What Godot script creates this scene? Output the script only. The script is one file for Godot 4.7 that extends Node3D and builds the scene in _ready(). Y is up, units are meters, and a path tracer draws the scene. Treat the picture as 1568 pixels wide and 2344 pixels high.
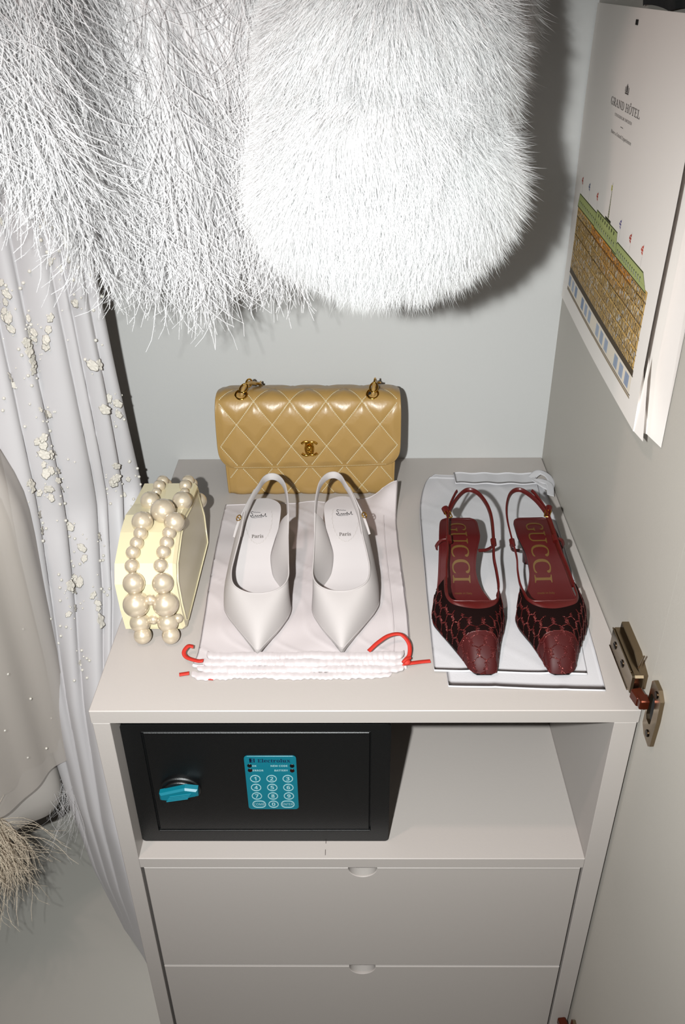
extends Node3D
# A wardrobe lit by a flash: a white chest of drawers with a safe, a tan bag, a pearl clutch,
# two pairs of slingbacks on their cloth bags, hanging fur, feathers and gowns, a paper bag on the right wall.

var rng := RandomNumberGenerator.new()
var names := {}
var M := {}

# ------------------------------------------------------------------ naming helpers
func numbered(called: String) -> String:
	if not names.has(called):
		names[called] = 0
		return called
	names[called] += 1
	return "%s_%03d" % [called, names[called]]

func tag(o: Node, label := "", category := "", group := "", kind := "") -> void:
	if label != "": o.set_meta("label", label)
	if category != "": o.set_meta("category", category)
	if group != "": o.set_meta("group", group)
	if kind != "": o.set_meta("kind", kind)

func thing(called: String, label: String, category: String, at := Vector3.ZERO, turn := 0.0, group := "") -> Node3D:
	var o := Node3D.new()
	o.name = numbered(called)
	add_child(o)
	o.position = at
	o.rotation.y = turn
	tag(o, label, category, group)
	return o

func part(called: String, st: SurfaceTool, m: Material, parent: Node, label := "") -> MeshInstance3D:
	var o := MeshInstance3D.new()
	o.name = called
	o.mesh = st.commit()
	o.material_override = m
	o.cast_shadow = GeometryInstance3D.SHADOW_CASTING_SETTING_ON
	parent.add_child(o, true)
	if label != "": o.set_meta("label", label)
	return o

func share(called: String, me: Mesh, m: Material, parent: Node, xf: Transform3D) -> MeshInstance3D:
	var o := MeshInstance3D.new()
	o.name = called
	o.mesh = me
	o.material_override = m
	o.transform = xf
	parent.add_child(o, true)
	return o

func structure(called: String, st: SurfaceTool, m: Material) -> MeshInstance3D:
	var o := part(called, st, m, self)
	tag(o, "", "", "", "structure")
	return o

# ------------------------------------------------------------------ shape helpers
func begin() -> SurfaceTool:
	var st := SurfaceTool.new()
	st.begin(Mesh.PRIMITIVE_TRIANGLES)
	return st

func done(st: SurfaceTool) -> SurfaceTool:
	st.generate_normals()
	st.index()
	return st

func tri(st: SurfaceTool, a: Vector3, b: Vector3, c: Vector3) -> void:
	st.set_uv(Vector2(a.x, a.y)); st.add_vertex(a)
	st.set_uv(Vector2(b.x, b.y)); st.add_vertex(b)
	st.set_uv(Vector2(c.x, c.y)); st.add_vertex(c)

func quad(st: SurfaceTool, a: Vector3, b: Vector3, c: Vector3, d: Vector3) -> void:
	tri(st, a, b, c)
	tri(st, a, c, d)

# a smooth surface f(u, v), u and v from 0 to 1
func grid(st: SurfaceTool, nu: int, nv: int, f: Callable, flip := false, group := 0) -> void:
	var p := PackedVector3Array()
	p.resize((nu + 1) * (nv + 1))
	for j in nv + 1:
		for i in nu + 1:
			p[j * (nu + 1) + i] = f.call(float(i) / nu, float(j) / nv)
	st.set_smooth_group(group)
	for j in nv:
		for i in nu:
			var k := j * (nu + 1) + i
			var a := p[k]; var b := p[k + 1]; var c := p[k + nu + 2]; var d := p[k + nu + 1]
			var ua := Vector2(float(i) / nu, float(j) / nv)
			var ub := Vector2(float(i + 1) / nu, float(j) / nv)
			var uc := Vector2(float(i + 1) / nu, float(j + 1) / nv)
			var ud := Vector2(float(i) / nu, float(j + 1) / nv)
			if flip:
				var t := b; b = d; d = t
				var tu := ub; ub = ud; ud = tu
			st.set_uv(ua); st.add_vertex(a)
			st.set_uv(ub); st.add_vertex(b)
			st.set_uv(uc); st.add_vertex(c)
			st.set_uv(ua); st.add_vertex(a)
			st.set_uv(uc); st.add_vertex(c)
			st.set_uv(ud); st.add_vertex(d)

# the same from a net of points that is eased across u a few times, its two long edges kept
func eased(nu: int, nv: int, f: Callable, times: int) -> Callable:
	var p := PackedVector3Array()
	for j in nv + 1:
		for i in nu + 1: p.append(f.call(float(i) / nu, float(j) / nv))
	for k in times:
		var q := p.duplicate()
		for j in range(1, nv):
			var w := 0.5 * sin(PI * j / nv)
			for i in range(1, nu):
				var c := j * (nu + 1) + i
				q[c] = p[c].lerp((p[c - 1] + p[c + 1]) * 0.5, w)
		p = q
	return func(u: float, v: float) -> Vector3:
		var x := clampf(u, 0, 1) * nu
		var y := clampf(v, 0, 1) * nv
		var i := mini(int(x), nu - 1)
		var j := mini(int(y), nv - 1)
		var c := j * (nu + 1) + i
		return p[c].lerp(p[c + 1], x - i).lerp(p[c + nu + 1].lerp(p[c + nu + 2], x - i), y - j)

# a cloth slab: top surface f, its underside th lower, rounded rim
func slab(st: SurfaceTool, nu: int, nv: int, f: Callable, th: float) -> void:
	grid(st, nu, nv, f)
	var e := func(k: int, t: float) -> Vector3:
		if k == 0: return f.call(t, 0.0)
		if k == 1: return f.call(1.0, t)
		if k == 2: return f.call(1.0 - t, 1.0)
		return f.call(0.0, 1.0 - t)
	var mid: Vector3 = f.call(0.5, 0.5)
	for k in 4:
		var n := nu if k % 2 == 0 else nv
		grid(st, n, 3, func(t: float, w: float) -> Vector3:
			var p: Vector3 = e.call(k, t)
			var o := p - mid
			o.y = 0
			return p + o.normalized() * th * 0.7 * sin(PI * 0.5 * w) - Vector3(0, th * (1.0 - cos(PI * 0.5 * w)), 0), false, 0)

func box(st: SurfaceTool, lo: Vector3, hi: Vector3, bevel := 0.0, xf := Transform3D()) -> void:
	var c := (lo + hi) / 2.0
	var h := (hi - lo) / 2.0
	var b := minf(bevel, minf(h.x, minf(h.y, h.z)) * 0.9)
	st.set_smooth_group(-1)
	var P := func(x: float, y: float, z: float) -> Vector3: return xf * (c + Vector3(x, y, z))
	for ax in 3:
		for s in [-1.0, 1.0]:
			var q := []
			for k in [[-1, -1], [1, -1], [1, 1], [-1, 1]]:
				var v := Vector3()
				v[ax] = s * h[ax]
				v[(ax + 1) % 3] = k[0] * (h[(ax + 1) % 3] - b)
				v[(ax + 2) % 3] = k[1] * (h[(ax + 2) % 3] - b)
				q.append(P.call(v.x, v.y, v.z))
			if s > 0: quad(st, q[0], q[3], q[2], q[1])
			else: quad(st, q[0], q[1], q[2], q[3])
	if b <= 0.0: return
	for ax in 3:
		var a1 := (ax + 1) % 3
		var a2 := (ax + 2) % 3
		for s1 in [-1.0, 1.0]:
			for s2 in [-1.0, 1.0]:
				var q := []
				for k in [[-1, 0], [1, 0], [1, 1], [-1, 1]]:
					var v := Vector3()
					v[ax] = k[0] * (h[ax] - b)
					v[a1] = s1 * (h[a1] - (0.0 if k[1] == 0 else b))
					v[a2] = s2 * (h[a2] - (b if k[1] == 0 else 0.0))
					q.append(P.call(v.x, v.y, v.z))
				if s1 * s2 > 0: quad(st, q[0], q[3], q[2], q[1])
				else: quad(st, q[0], q[1], q[2], q[3])
	for sx in [-1.0, 1.0]:
		for sy in [-1.0, 1.0]:
			for sz in [-1.0, 1.0]:
				var a: Vector3 = P.call(sx * h.x, sy * (h.y - b), sz * (h.z - b))
				var d: Vector3 = P.call(sx * (h.x - b), sy * h.y, sz * (h.z - b))
				var e: Vector3 = P.call(sx * (h.x - b), sy * (h.y - b), sz * h.z)
				if sx * sy * sz > 0: tri(st, a, e, d)
				else: tri(st, a, d, e)

# polygon (counter-clockwise in x, y) pushed from z0 to z1, with a bevel at the z1 side
func prism(st: SurfaceTool, poly: PackedVector2Array, z0: float, z1: float, bevel := 0.0, smooth := false, xf := Transform3D()) -> void:
	var n := poly.size()
	var inner := PackedVector2Array()
	for i in n:
		var e0 := (poly[i] - poly[(i + n - 1) % n]).normalized()
		var e1 := (poly[(i + 1) % n] - poly[i]).normalized()
		var nn := Vector2(-(e0.y + e1.y), e0.x + e1.x).normalized()
		var k := maxf(0.4, nn.dot(Vector2(-e0.y, e0.x)))
		inner.append(poly[i] + nn * bevel / k)
	var t := Geometry2D.triangulate_polygon(inner)
	st.set_smooth_group(-1)
	for i in range(0, t.size(), 3):
		var a := inner[t[i]]; var b := inner[t[i + 1]]; var c := inner[t[i + 2]]
		if (b - a).cross(c - a) > 0:
			var s := b; b = c; c = s
		tri(st, xf * Vector3(a.x, a.y, z1), xf * Vector3(b.x, b.y, z1), xf * Vector3(c.x, c.y, z1))
	var t2 := Geometry2D.triangulate_polygon(poly)
	for i in range(0, t2.size(), 3):
		var a := poly[t2[i]]; var b := poly[t2[i + 1]]; var c := poly[t2[i + 2]]
		if (b - a).cross(c - a) < 0:
			var s := b; b = c; c = s
		tri(st, xf * Vector3(a.x, a.y, z0), xf * Vector3(b.x, b.y, z0), xf * Vector3(c.x, c.y, z0))
	st.set_smooth_group(0 if smooth else -1)
	for i in n:
		var a := poly[i]; var b := poly[(i + 1) % n]
		quad(st, xf * Vector3(a.x, a.y, z0), xf * Vector3(a.x, a.y, z1 - bevel), xf * Vector3(b.x, b.y, z1 - bevel), xf * Vector3(b.x, b.y, z0))
	if bevel > 0:
		st.set_smooth_group(1 if smooth else -1)
		for i in n:
			var a := poly[i]; var b := poly[(i + 1) % n]
			var c := inner[i]; var d := inner[(i + 1) % n]
			quad(st, xf * Vector3(a.x, a.y, z1 - bevel), xf * Vector3(c.x, c.y, z1), xf * Vector3(d.x, d.y, z1), xf * Vector3(b.x, b.y, z1 - bevel))

# a flat ring between two outlines with the same number of points
func ring(st: SurfaceTool, outer: PackedVector2Array, inner: PackedVector2Array, z0: float, z1: float, xf := Transform3D()) -> void:
	var n := outer.size()
	st.set_smooth_group(-1)
	for i in n:
		var a := outer[i]; var b := outer[(i + 1) % n]; var c := inner[i]; var d := inner[(i + 1) % n]
		quad(st, xf * Vector3(a.x, a.y, z1), xf * Vector3(c.x, c.y, z1), xf * Vector3(d.x, d.y, z1), xf * Vector3(b.x, b.y, z1))
		quad(st, xf * Vector3(a.x, a.y, z0), xf * Vector3(a.x, a.y, z1), xf * Vector3(b.x, b.y, z1), xf * Vector3(b.x, b.y, z0))
		quad(st, xf * Vector3(c.x, c.y, z0), xf * Vector3(d.x, d.y, z0), xf * Vector3(d.x, d.y, z1), xf * Vector3(c.x, c.y, z1))

func rounded(x0: float, y0: float, x1: float, y1: float, r: float, seg := 6) -> PackedVector2Array:
	var p := PackedVector2Array()
	for k in 4:
		var c := Vector2([x1 - r, x0 + r, x0 + r, x1 - r][k], [y1 - r, y1 - r, y0 + r, y0 + r][k])
		for i in seg + 1:
			var a := PI / 2 * (k + float(i) / seg)
			p.append(c + Vector2(cos(a), sin(a)) * r)
	return p

func oval(cx: float, cy: float, rx: float, ry: float, n := 28) -> PackedVector2Array:
	var p := PackedVector2Array()
	for i in n:
		p.append(Vector2(cx + cos(TAU * i / n) * rx, cy + sin(TAU * i / n) * ry))
	return p

# points every so often along a smooth curve through the given ones
func spline(pts: Array, per := 8, closed := false) -> PackedVector3Array:
	var out := PackedVector3Array()
	var n := pts.size()
	for i in (n if closed else n - 1):
		var a: Vector3 = pts[(i - 1 + n) % n] if closed or i > 0 else pts[0] * 2.0 - pts[1]
		var b: Vector3 = pts[i]
		var c: Vector3 = pts[(i + 1) % n]
		var d: Vector3 = pts[(i + 2) % n] if closed or i < n - 2 else pts[n - 1] * 2.0 - pts[n - 2]
		for k in per:
			out.append(b.cubic_interpolate(c, a, d, float(k) / per))
	if not closed: out.append(pts[n - 1])
	return out

func spot_on(pts: PackedVector3Array, t: float) -> Vector3:
	var f := clampf(t, 0, 1) * (pts.size() - 1)
	var i := mini(int(f), pts.size() - 2)
	return pts[i].lerp(pts[i + 1], f - i)

# sweep a closed section (x across, y along up) along a path; ups gives the up of each point
func sweep(st: SurfaceTool, path: PackedVector3Array, ups: Array, section: PackedVector2Array, closed := false, scales: Array = []) -> void:
	var n := path.size()
	var m := section.size()
	var rows := []
	for i in n:
		var t := (path[(i + 1) % n if closed else mini(i + 1, n - 1)] - path[(i - 1 + n) % n if closed else maxi(i - 1, 0)]).normalized()
		var up: Vector3 = ups[i] if ups.size() > 1 else ups[0]
		var side := t.cross(up).normalized()
		up = side.cross(t).normalized()
		var s: float = scales[i] if scales.size() else 1.0
		var r := PackedVector3Array()
		for k in m:
			r.append(path[i] + (side * section[k].x + up * section[k].y) * s)
		rows.append(r)
	st.set_smooth_group(0)
	for i in (n if closed else n - 1):
		var a: PackedVector3Array = rows[i]
		var b: PackedVector3Array = rows[(i + 1) % n]
		for k in m:
			quad(st, a[k], a[(k + 1) % m], b[(k + 1) % m], b[k])
	if not closed:
		st.set_smooth_group(-1)
		for k in range(1, m - 1):
			var a: PackedVector3Array = rows[0]
			tri(st, a[0], a[k + 1], a[k])
			var b: PackedVector3Array = rows[n - 1]
			tri(st, b[0], b[k], b[k + 1])

func circle2(r: float, n := 8) -> PackedVector2Array:
	return oval(0, 0, r, r, n)

func flat2(w: float, t: float) -> PackedVector2Array:   # a flat strap section: t thick across, w high
	return PackedVector2Array([Vector2(t / 2, -w * 0.42), Vector2(t / 2, w * 0.42), Vector2(t * 0.25, w / 2), Vector2(-t * 0.25, w / 2), Vector2(-t / 2, w * 0.42), Vector2(-t / 2, -w * 0.42), Vector2(-t * 0.25, -w / 2), Vector2(t * 0.25, -w / 2)])

func tube(st: SurfaceTool, path: PackedVector3Array, r: float, n := 8, closed := false, up := Vector3.UP, scales: Array = []) -> void:
	# frames carried along the path
	var ups := []
	var t0 := (path[1] - path[0]).normalized()
	var u := up - t0 * up.dot(t0)
	if u.length() < 0.05: u = t0.cross(Vector3(0.3, 0.2, 0.9))
	u = u.normalized()
	for i in path.size():
		var t := (path[mini(i + 1, path.size() - 1)] - path[maxi(i - 1, 0)]).normalized()
		u = (u - t * u.dot(t)).normalized()
		ups.append(u)
	sweep(st, path, ups, circle2(r, n), closed, scales)

func ball(st: SurfaceTool, c: Vector3, r: Vector3, nu := 20, nv := 12) -> void:
	grid(st, nu, nv, func(u: float, v: float) -> Vector3:
		var a := u * TAU
		var b := v * PI
		return c + Vector3(cos(a) * sin(b) * r.x, cos(b) * r.y, sin(a) * sin(b) * r.z), true)

func table(t: Array, x: float) -> float:   # smooth interpolation in a list of [x, y]
	var n := t.size()
	if x <= t[0][0]: return t[0][1]
	if x >= t[n - 1][0]: return t[n - 1][1]
	var i := 0
	while x > t[i + 1][0]: i += 1
	var x0: float = t[i][0]; var x1: float = t[i + 1][0]
	var y0: float = t[i][1]; var y1: float = t[i + 1][1]
	var h := x1 - x0
	var d := (y1 - y0) / h
	var dl: float = d if i == 0 else (y0 - t[i - 1][1]) / (x0 - t[i - 1][0])
	var dr: float = d if i == n - 2 else (t[i + 2][1] - y1) / (t[i + 2][0] - x1)
	var m0 := 0.0 if dl * d <= 0 else 2.0 * dl * d / (dl + d)
	var m1 := 0.0 if dr * d <= 0 else 2.0 * dr * d / (dr + d)
	if i == 0: m0 = d
	if i == n - 2: m1 = d
	var s := (x - x0) / h
	return (2 * s * s * s - 3 * s * s + 1) * y0 + (s * s * s - 2 * s * s + s) * h * m0 + (3 * s * s - 2 * s * s * s) * y1 + (s * s * s - s * s) * h * m1

# the triangles of a line of text, w wide and h high round the origin, laid on put(Vector2)
func letters(st: SurfaceTool, text: String, face: String, bold: bool, w: float, h: float, put: Callable) -> void:
	var f := SystemFont.new()
	f.font_names = PackedStringArray([face])
	f.font_weight = 700 if bold else 400
	var tm := TextMesh.new()
	tm.font = f
	tm.text = text
	tm.font_size = 96
	tm.pixel_size = 0.01
	tm.depth = 0.0
	tm.curve_step = 2.0
	var arr := tm.get_mesh_arrays()
	var v: PackedVector3Array = arr[Mesh.ARRAY_VERTEX]
	var idx := PackedInt32Array(range(v.size()))
	if arr[Mesh.ARRAY_INDEX] != null: idx = arr[Mesh.ARRAY_INDEX]
	if v.is_empty(): return
	var lo := v[0]
	var hi := v[0]
	for p in v:
		lo = lo.min(p)
		hi = hi.max(p)
	var size := hi - lo
	st.set_smooth_group(-1)
	for i in range(0, idx.size(), 3):
		var q := []
		for k in 3:
			var p := v[idx[i + k]]
			q.append(put.call(Vector2(((p.x - lo.x) / size.x - 0.5) * w, ((p.y - lo.y) / size.y - 0.5) * h)))
		tri(st, q[0], q[1], q[2])

# ------------------------------------------------------------------ materials
# colours are given as they look at the photograph's exposure; surfaces reflect KEEP of that and the exposure makes up for it
const KEEP := 0.52

func mat(c: Color, rough := 0.6, metal := 0.0, spec := 0.5, keep := KEEP) -> StandardMaterial3D:
	var m := StandardMaterial3D.new()
	var l := c.srgb_to_linear()
	m.albedo_color = Color(l.r * keep, l.g * keep, l.b * keep, c.a).linear_to_srgb()
	m.roughness = rough
	m.metallic = metal
	m.metallic_specular = spec
	m.cull_mode = BaseMaterial3D.CULL_DISABLED
	return m

func noise_tex(freq: float, oct := 3, size := 256, seed_ := 1) -> NoiseTexture2D:
	var n := FastNoiseLite.new()
	n.noise_type = FastNoiseLite.TYPE_SIMPLEX_SMOOTH
	n.frequency = freq
	n.fractal_octaves = oct
	n.seed = seed_
	var t := NoiseTexture2D.new()
	t.width = size
	t.height = size
	t.seamless = true
	t.noise = n
	return t

func relief(m: StandardMaterial3D, t: Texture2D, per_metre: float, cm: float) -> void:
	m.heightmap_enabled = true
	m.heightmap_texture = t
	m.heightmap_scale = cm
	m.uv1_triplanar = true
	m.uv1_world_triplanar = true
	m.uv1_scale = Vector3.ONE * per_metre

func weave_tex() -> ImageTexture:
	var im := Image.create(128, 128, false, Image.FORMAT_L8)
	for y in 128:
		for x in 128:
			var a := sin(x * TAU / 8.0) * 0.5 + 0.5
			var b := sin(y * TAU / 8.0) * 0.5 + 0.5
			var over := (int(x / 8) + int(y / 8)) % 2 == 0
			var h := (a if over else b) * 0.7 + 0.3 * rng.randf()
			im.set_pixel(x, y, Color(h, h, h))
	return ImageTexture.create_from_image(im)

func make_materials() -> void:
	var fine := noise_tex(0.05, 3, 256, 3)
	var soft := noise_tex(0.02, 4, 256, 7)
	M.wall = mat(Color(0.885, 0.88, 0.87), 0.55, 0, 0.4)
	relief(M.wall, fine, 14.0, 0.006)
	M.panel = mat(Color(0.865, 0.84, 0.80), 0.5, 0, 0.4)
	relief(M.panel, fine, 14.0, 0.006)
	M.laminate = mat(Color(0.835, 0.80, 0.775), 0.42, 0, 0.45)
	relief(M.laminate, fine, 16.0, 0.004)
	M.floor = mat(Color(0.86, 0.845, 0.81), 0.5, 0, 0.4)
	M.gap = mat(Color(0.12, 0.12, 0.12), 0.8)
	M.safe = mat(Color(0.040, 0.048, 0.053), 0.42, 0, 0.5)
	relief(M.safe, fine, 55.0, 0.012)
	M.safe_dark = mat(Color(0.03, 0.032, 0.034), 0.6)
	M.teal = mat(Color(0.0, 0.52, 0.60), 0.4)
	M.teal_print = mat(Color(0.03, 0.52, 0.60), 0.4)
	M.white_print = mat(Color(0.74, 0.90, 0.92), 0.5)
	M.navy_print = mat(Color(0.02, 0.12, 0.30), 0.5)
	M.led = mat(Color(0.03, 0.03, 0.04), 0.3)
	M.led_red = mat(Color(0.16, 0.03, 0.03), 0.3)
	M.tan = mat(Color(0.77, 0.615, 0.365), 0.36, 0, 0.5)
	relief(M.tan, soft, 30.0, 0.012)
	M.thread = mat(Color(0.95, 0.88, 0.72), 0.8)
	M.gold = mat(Color(0.86, 0.66, 0.27), 0.16, 1.0, 0.5, 0.85)
	M.black_hole = mat(Color(0.05, 0.035, 0.02), 0.7)
	M.pearl = mat(Color(0.95, 0.88, 0.77), 0.34, 0.45, 0.6, 0.60)
	M.pearl.clearcoat_enabled = true
	M.pearl.clearcoat = 1.0
	M.pearl.clearcoat_roughness = 0.08
	M.seed_pearl = mat(Color(0.97, 0.95, 0.90), 0.22, 0.15, 0.7, 0.62)
	M.acrylic = mat(Color(0.90, 0.85, 0.70), 0.3, 0.0, 0.5, 0.72)
	M.acrylic.clearcoat_enabled = true
	M.acrylic.clearcoat = 0.5
	M.acrylic.clearcoat_roughness = 0.2
	M.white_leather = mat(Color(0.865, 0.835, 0.825), 0.75, 0, 0.3)
	M.insole_white = mat(Color(0.885, 0.855, 0.85), 0.7, 0, 0.35)
	M.ink = mat(Color(0.10, 0.09, 0.10), 0.6)
	M.grey_ink = mat(Color(0.42, 0.38, 0.36), 0.7)
	M.cotton = mat(Color(0.945, 0.905, 0.905), 0.9, 0, 0.2)
	relief(M.cotton, weave_tex(), 90.0, 0.012)
	M.flannel = mat(Color(0.92, 0.91, 0.92), 0.95, 0, 0.2)
	relief(M.flannel, soft, 60.0, 0.006)
	M.red_cord = mat(Color(0.86, 0.17, 0.08), 0.7)
	M.red_leather = mat(Color(0.33, 0.055, 0.06), 0.4, 0, 0.45)
	M.red_edge = mat(Color(0.36, 0.07, 0.06), 0.35, 0, 0.5)
	M.red_satin = mat(Color(0.30, 0.065, 0.065), 0.55, 0, 0.35)
	M.dark_tulle = mat(Color(0.105, 0.05, 0.045), 0.85, 0, 0.15)
	M.crystal = mat(Color(0.50, 0.17, 0.16), 0.12, 0.75, 0.9)
	M.gold_print = mat(Color(0.45, 0.325, 0.12), 0.5, 0.25)
	M.black_sole = mat(Color(0.06, 0.045, 0.04), 0.5)
	M.satin = mat(Color(0.90, 0.885, 0.89), 0.5, 0, 0.4)
	M.satin.rim_enabled = true
	M.satin.rim = 0.25
	M.petal = mat(Color(0.91, 0.885, 0.84), 0.6, 0, 0.4, 0.62)
	M.petal.backlight_enabled = true
	M.petal.backlight = Color(0.35, 0.35, 0.33)
	M.lining = mat(Color(0.92, 0.89, 0.86), 0.6, 0, 0.4)
	M.tulle = mat(Color(0.95, 0.91, 0.87, 0.6), 0.8, 0, 0.2)
	M.tulle.transparency = BaseMaterial3D.TRANSPARENCY_ALPHA
	M.fur = mat(Color(0.985, 0.985, 0.985), 0.7, 0, 0.2, 0.69)
	M.fur.backlight_enabled = true
	M.fur.backlight = Color(0.9, 0.9, 0.9)
	M.pelt = mat(Color(0.96, 0.955, 0.95), 0.9, 0, 0.1, 0.7)
	M.feather = mat(Color(0.985, 0.975, 0.975, 0.46), 0.8, 0, 0.1, 0.80)
	M.feather.transparency = BaseMaterial3D.TRANSPARENCY_ALPHA
	M.feather_base = mat(Color(0.95, 0.94, 0.94), 0.9, 0, 0.1, 0.75)
	M.feather.backlight_enabled = true
	M.feather.backlight = Color(0.3, 0.3, 0.3)
	M.feather_cream = mat(Color(0.93, 0.87, 0.78), 0.75, 0, 0.2, 0.8)
	M.feather_cream.backlight_enabled = true
	M.feather_cream.backlight = Color(0.5, 0.48, 0.45)
	M.paper = mat(Color(0.88, 0.855, 0.835), 0.6, 0, 0.35, 0.84)
	M.nickel = mat(Color(0.62, 0.55, 0.45), 0.24, 1.0, 0.5, 0.8)
	M.nickel_dark = mat(Color(0.34, 0.29, 0.24), 0.3, 1.0)
	M.copper = mat(Color(0.42, 0.17, 0.09), 0.3, 0.6)
	M.cloth_dark = mat(Color(0.06, 0.065, 0.07), 0.9)
	M.cloth_grey = mat(Color(0.42, 0.46, 0.48), 0.9)
	M.hook = mat(Color(0.08, 0.07, 0.06), 0.5)
	M.flash_body = mat(Color(0.05, 0.05, 0.05), 0.5)
	M.glow = mat(Color(1, 1, 1), 0.5)
	M.glow.emission_enabled = true
	M.glow.emission = Color(1, 0.98, 0.95)
	M.glow.emission_energy_multiplier = 2.0

# ------------------------------------------------------------------ the scene
const W := 0.6       # width of the chest
const D := 0.577     # depth of the chest
const H := 0.8       # height of its top above the floor

func _ready() -> void:
	rng.seed = 20
	# camera
	var cam := Camera3D.new()
	cam.name = "camera"
	cam.fov = 61.38
	cam.near = 0.02
	cam.far = 20.0
	cam.position = Vector3(0.2893, 0.6744, 0.6803)
	cam.rotation = Vector3(-0.554388, 0.0151216, -0.0125767)
	add_child(cam)
	# air and exposure
	var env := Environment.new()
	env.background_mode = Environment.BG_COLOR
	env.background_color = Color(0.56, 0.555, 0.54)
	env.background_energy_multiplier = 0.12
	env.tonemap_mode = Environment.TONE_MAPPER_LINEAR
	env.tonemap_exposure = 1.0 / KEEP
	env.sdfgi_enabled = true
	env.ssao_enabled = true
	env.ssil_enabled = true
	var we := WorldEnvironment.new()
	we.name = "environment"
	we.environment = env
	add_child(we)
	# the flash beside the lens
	var flash := SpotLight3D.new()
	flash.name = "flash_light"
	flash.light_color = Color(0.972, 0.987, 0.985)
	flash.light_energy = 1.32
	flash.light_size = 0.008
	flash.spot_range = 10.0
	flash.spot_attenuation = 2.0
	flash.spot_angle = 49.0
	flash.spot_angle_attenuation = 0.95
	flash.shadow_enabled = true
	flash.position = Vector3(0.174, 0.692, 0.672)
	flash.rotation = Vector3(-0.655, -0.07, 0)
	add_child(flash)
	# the small ceiling lamp in front of the wardrobe
	var lamp := AreaLight3D.new()
	lamp.name = "ceiling_lamp_light"
	lamp.light_color = Color(1.0, 0.88, 0.85)
	lamp.light_energy = 0.38
	lamp.area_size = Vector2(0.07, 0.07)
	lamp.area_range = 8.0
	lamp.area_attenuation = 2.0
	lamp.shadow_enabled = true
	lamp.position = Vector3(-0.2, 1.598, 0.33)
	lamp.rotation = Vector3(-PI / 2, 0, 0)
	add_child(lamp)

	make_materials()
	make_room()
	make_chest()
	make_safe()
	make_dress()
	make_gown()
	make_feather_jacket()
	make_fur()
	make_paper_bag()
	make_tan_bag()
	make_clutch()
	make_dust_bags()
	make_white_shoe(Vector3(0.165, 0.0045, -0.3395), 0.026, 1.0, "white pointed slingback pump beside the pearl clutch, left of its pair")
	make_white_shoe(Vector3(0.274, 0.0045, -0.3435), 0.026, -1.0, "white pointed slingback pump nearer the dark red shoes, right of its pair")
	make_red_shoe(Vector3(0.430, 0.005, -0.288), 0.0, 1.0, "dark red crystal slingback with square toe, nearer the white shoes")
	make_red_shoe(Vector3(0.5205, 0.005, -0.288), 0.03, -1.0, "dark red crystal slingback with square toe, nearer the right wall")
	make_hinge(Vector3(0.6, 0.028, 0.0), "nickel cabinet hinge on the right wall beside the chest top")
	make_hinge(Vector3(0.6, -0.615, 0.0), "nickel cabinet hinge low on the right wall at the picture's bottom edge")

func make_room() -> void:
	var st := begin()
	box(st, Vector3(-0.92, -H, -D - 0.02), Vector3(0.62, 1.15, -D))
	structure("wall_back", done(st), M.wall)
	st = begin()
	box(st, Vector3(0.6, -H, -D), Vector3(0.619, 1.15, 0.0044))
	structure("wall_right", done(st), M.panel)
	st = begin()
	box(st, Vector3(-0.92, -H, -D), Vector3(-0.9, 1.15, 0.0))
	structure("wall_left", done(st), M.wall)
	st = begin()
	box(st, Vector3(-0.92, 1.15, -D - 0.02), Vector3(0.62, 1.17, 0.0))
	structure("ceiling", done(st), M.wall)
	st = begin()
	box(st, Vector3(-1.6, -H - 0.02, -D - 0.02), Vector3(1.6, -H, 2.0))
	structure("floor", done(st), M.floor)
	st = begin()
	box(st, Vector3(-1.6, 1.61, -D - 0.02), Vector3(1.6, 1.63, 2.0))
	structure("ceiling_room", done(st), M.wall)
	# the open wardrobe door, in line with the side wall
	st = begin()
	box(st, Vector3(0.6, -H + 0.01, 0.0046), Vector3(0.619, 1.14, 0.62))
	structure("door_1", done(st), M.panel)
	# hanging rail, above the picture
	var r := thing("hanging_rail", "steel hanging rail across the wardrobe above the clothes", "rail")
	st = begin()
	tube(st, PackedVector3Array([Vector3(-0.9, 1.06, -0.28), Vector3(0.6, 1.06, -0.28)]), 0.0125, 14)
	part("rail_tube", done(st), M.nickel, r)
	# lamp and flash fittings
	var l := thing("ceiling_lamp", "small round ceiling lamp in front of the wardrobe", "lamp")
	st = begin()
	prism(st, oval(0, 0, 0.05, 0.05, 32), -0.01, 0.0, 0.001, true, Transform3D(Basis(Vector3.RIGHT, PI / 2), Vector3(-0.2, 1.60, 0.33)))
	part("lamp_disc", done(st), M.glow, l)
	var fl := thing("flash_lamp", "black camera flash head beside the lens", "flash")
	var fx := Transform3D(Basis.from_euler(Vector3(-0.655, -0.07, 0)), Vector3(0.174, 0.692, 0.672))
	st = begin()
	box(st, Vector3(-0.04, -0.03, 0.012), Vector3(0.04, 0.03, 0.09), 0.004, fx)
	part("flash_body", done(st), M.flash_body, fl)
	st = begin()
	box(st, Vector3(-0.03, -0.02, 0.008), Vector3(0.03, 0.02, 0.012), 0.001, fx)
	part("flash_window", done(st), M.glow, fl)

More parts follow.
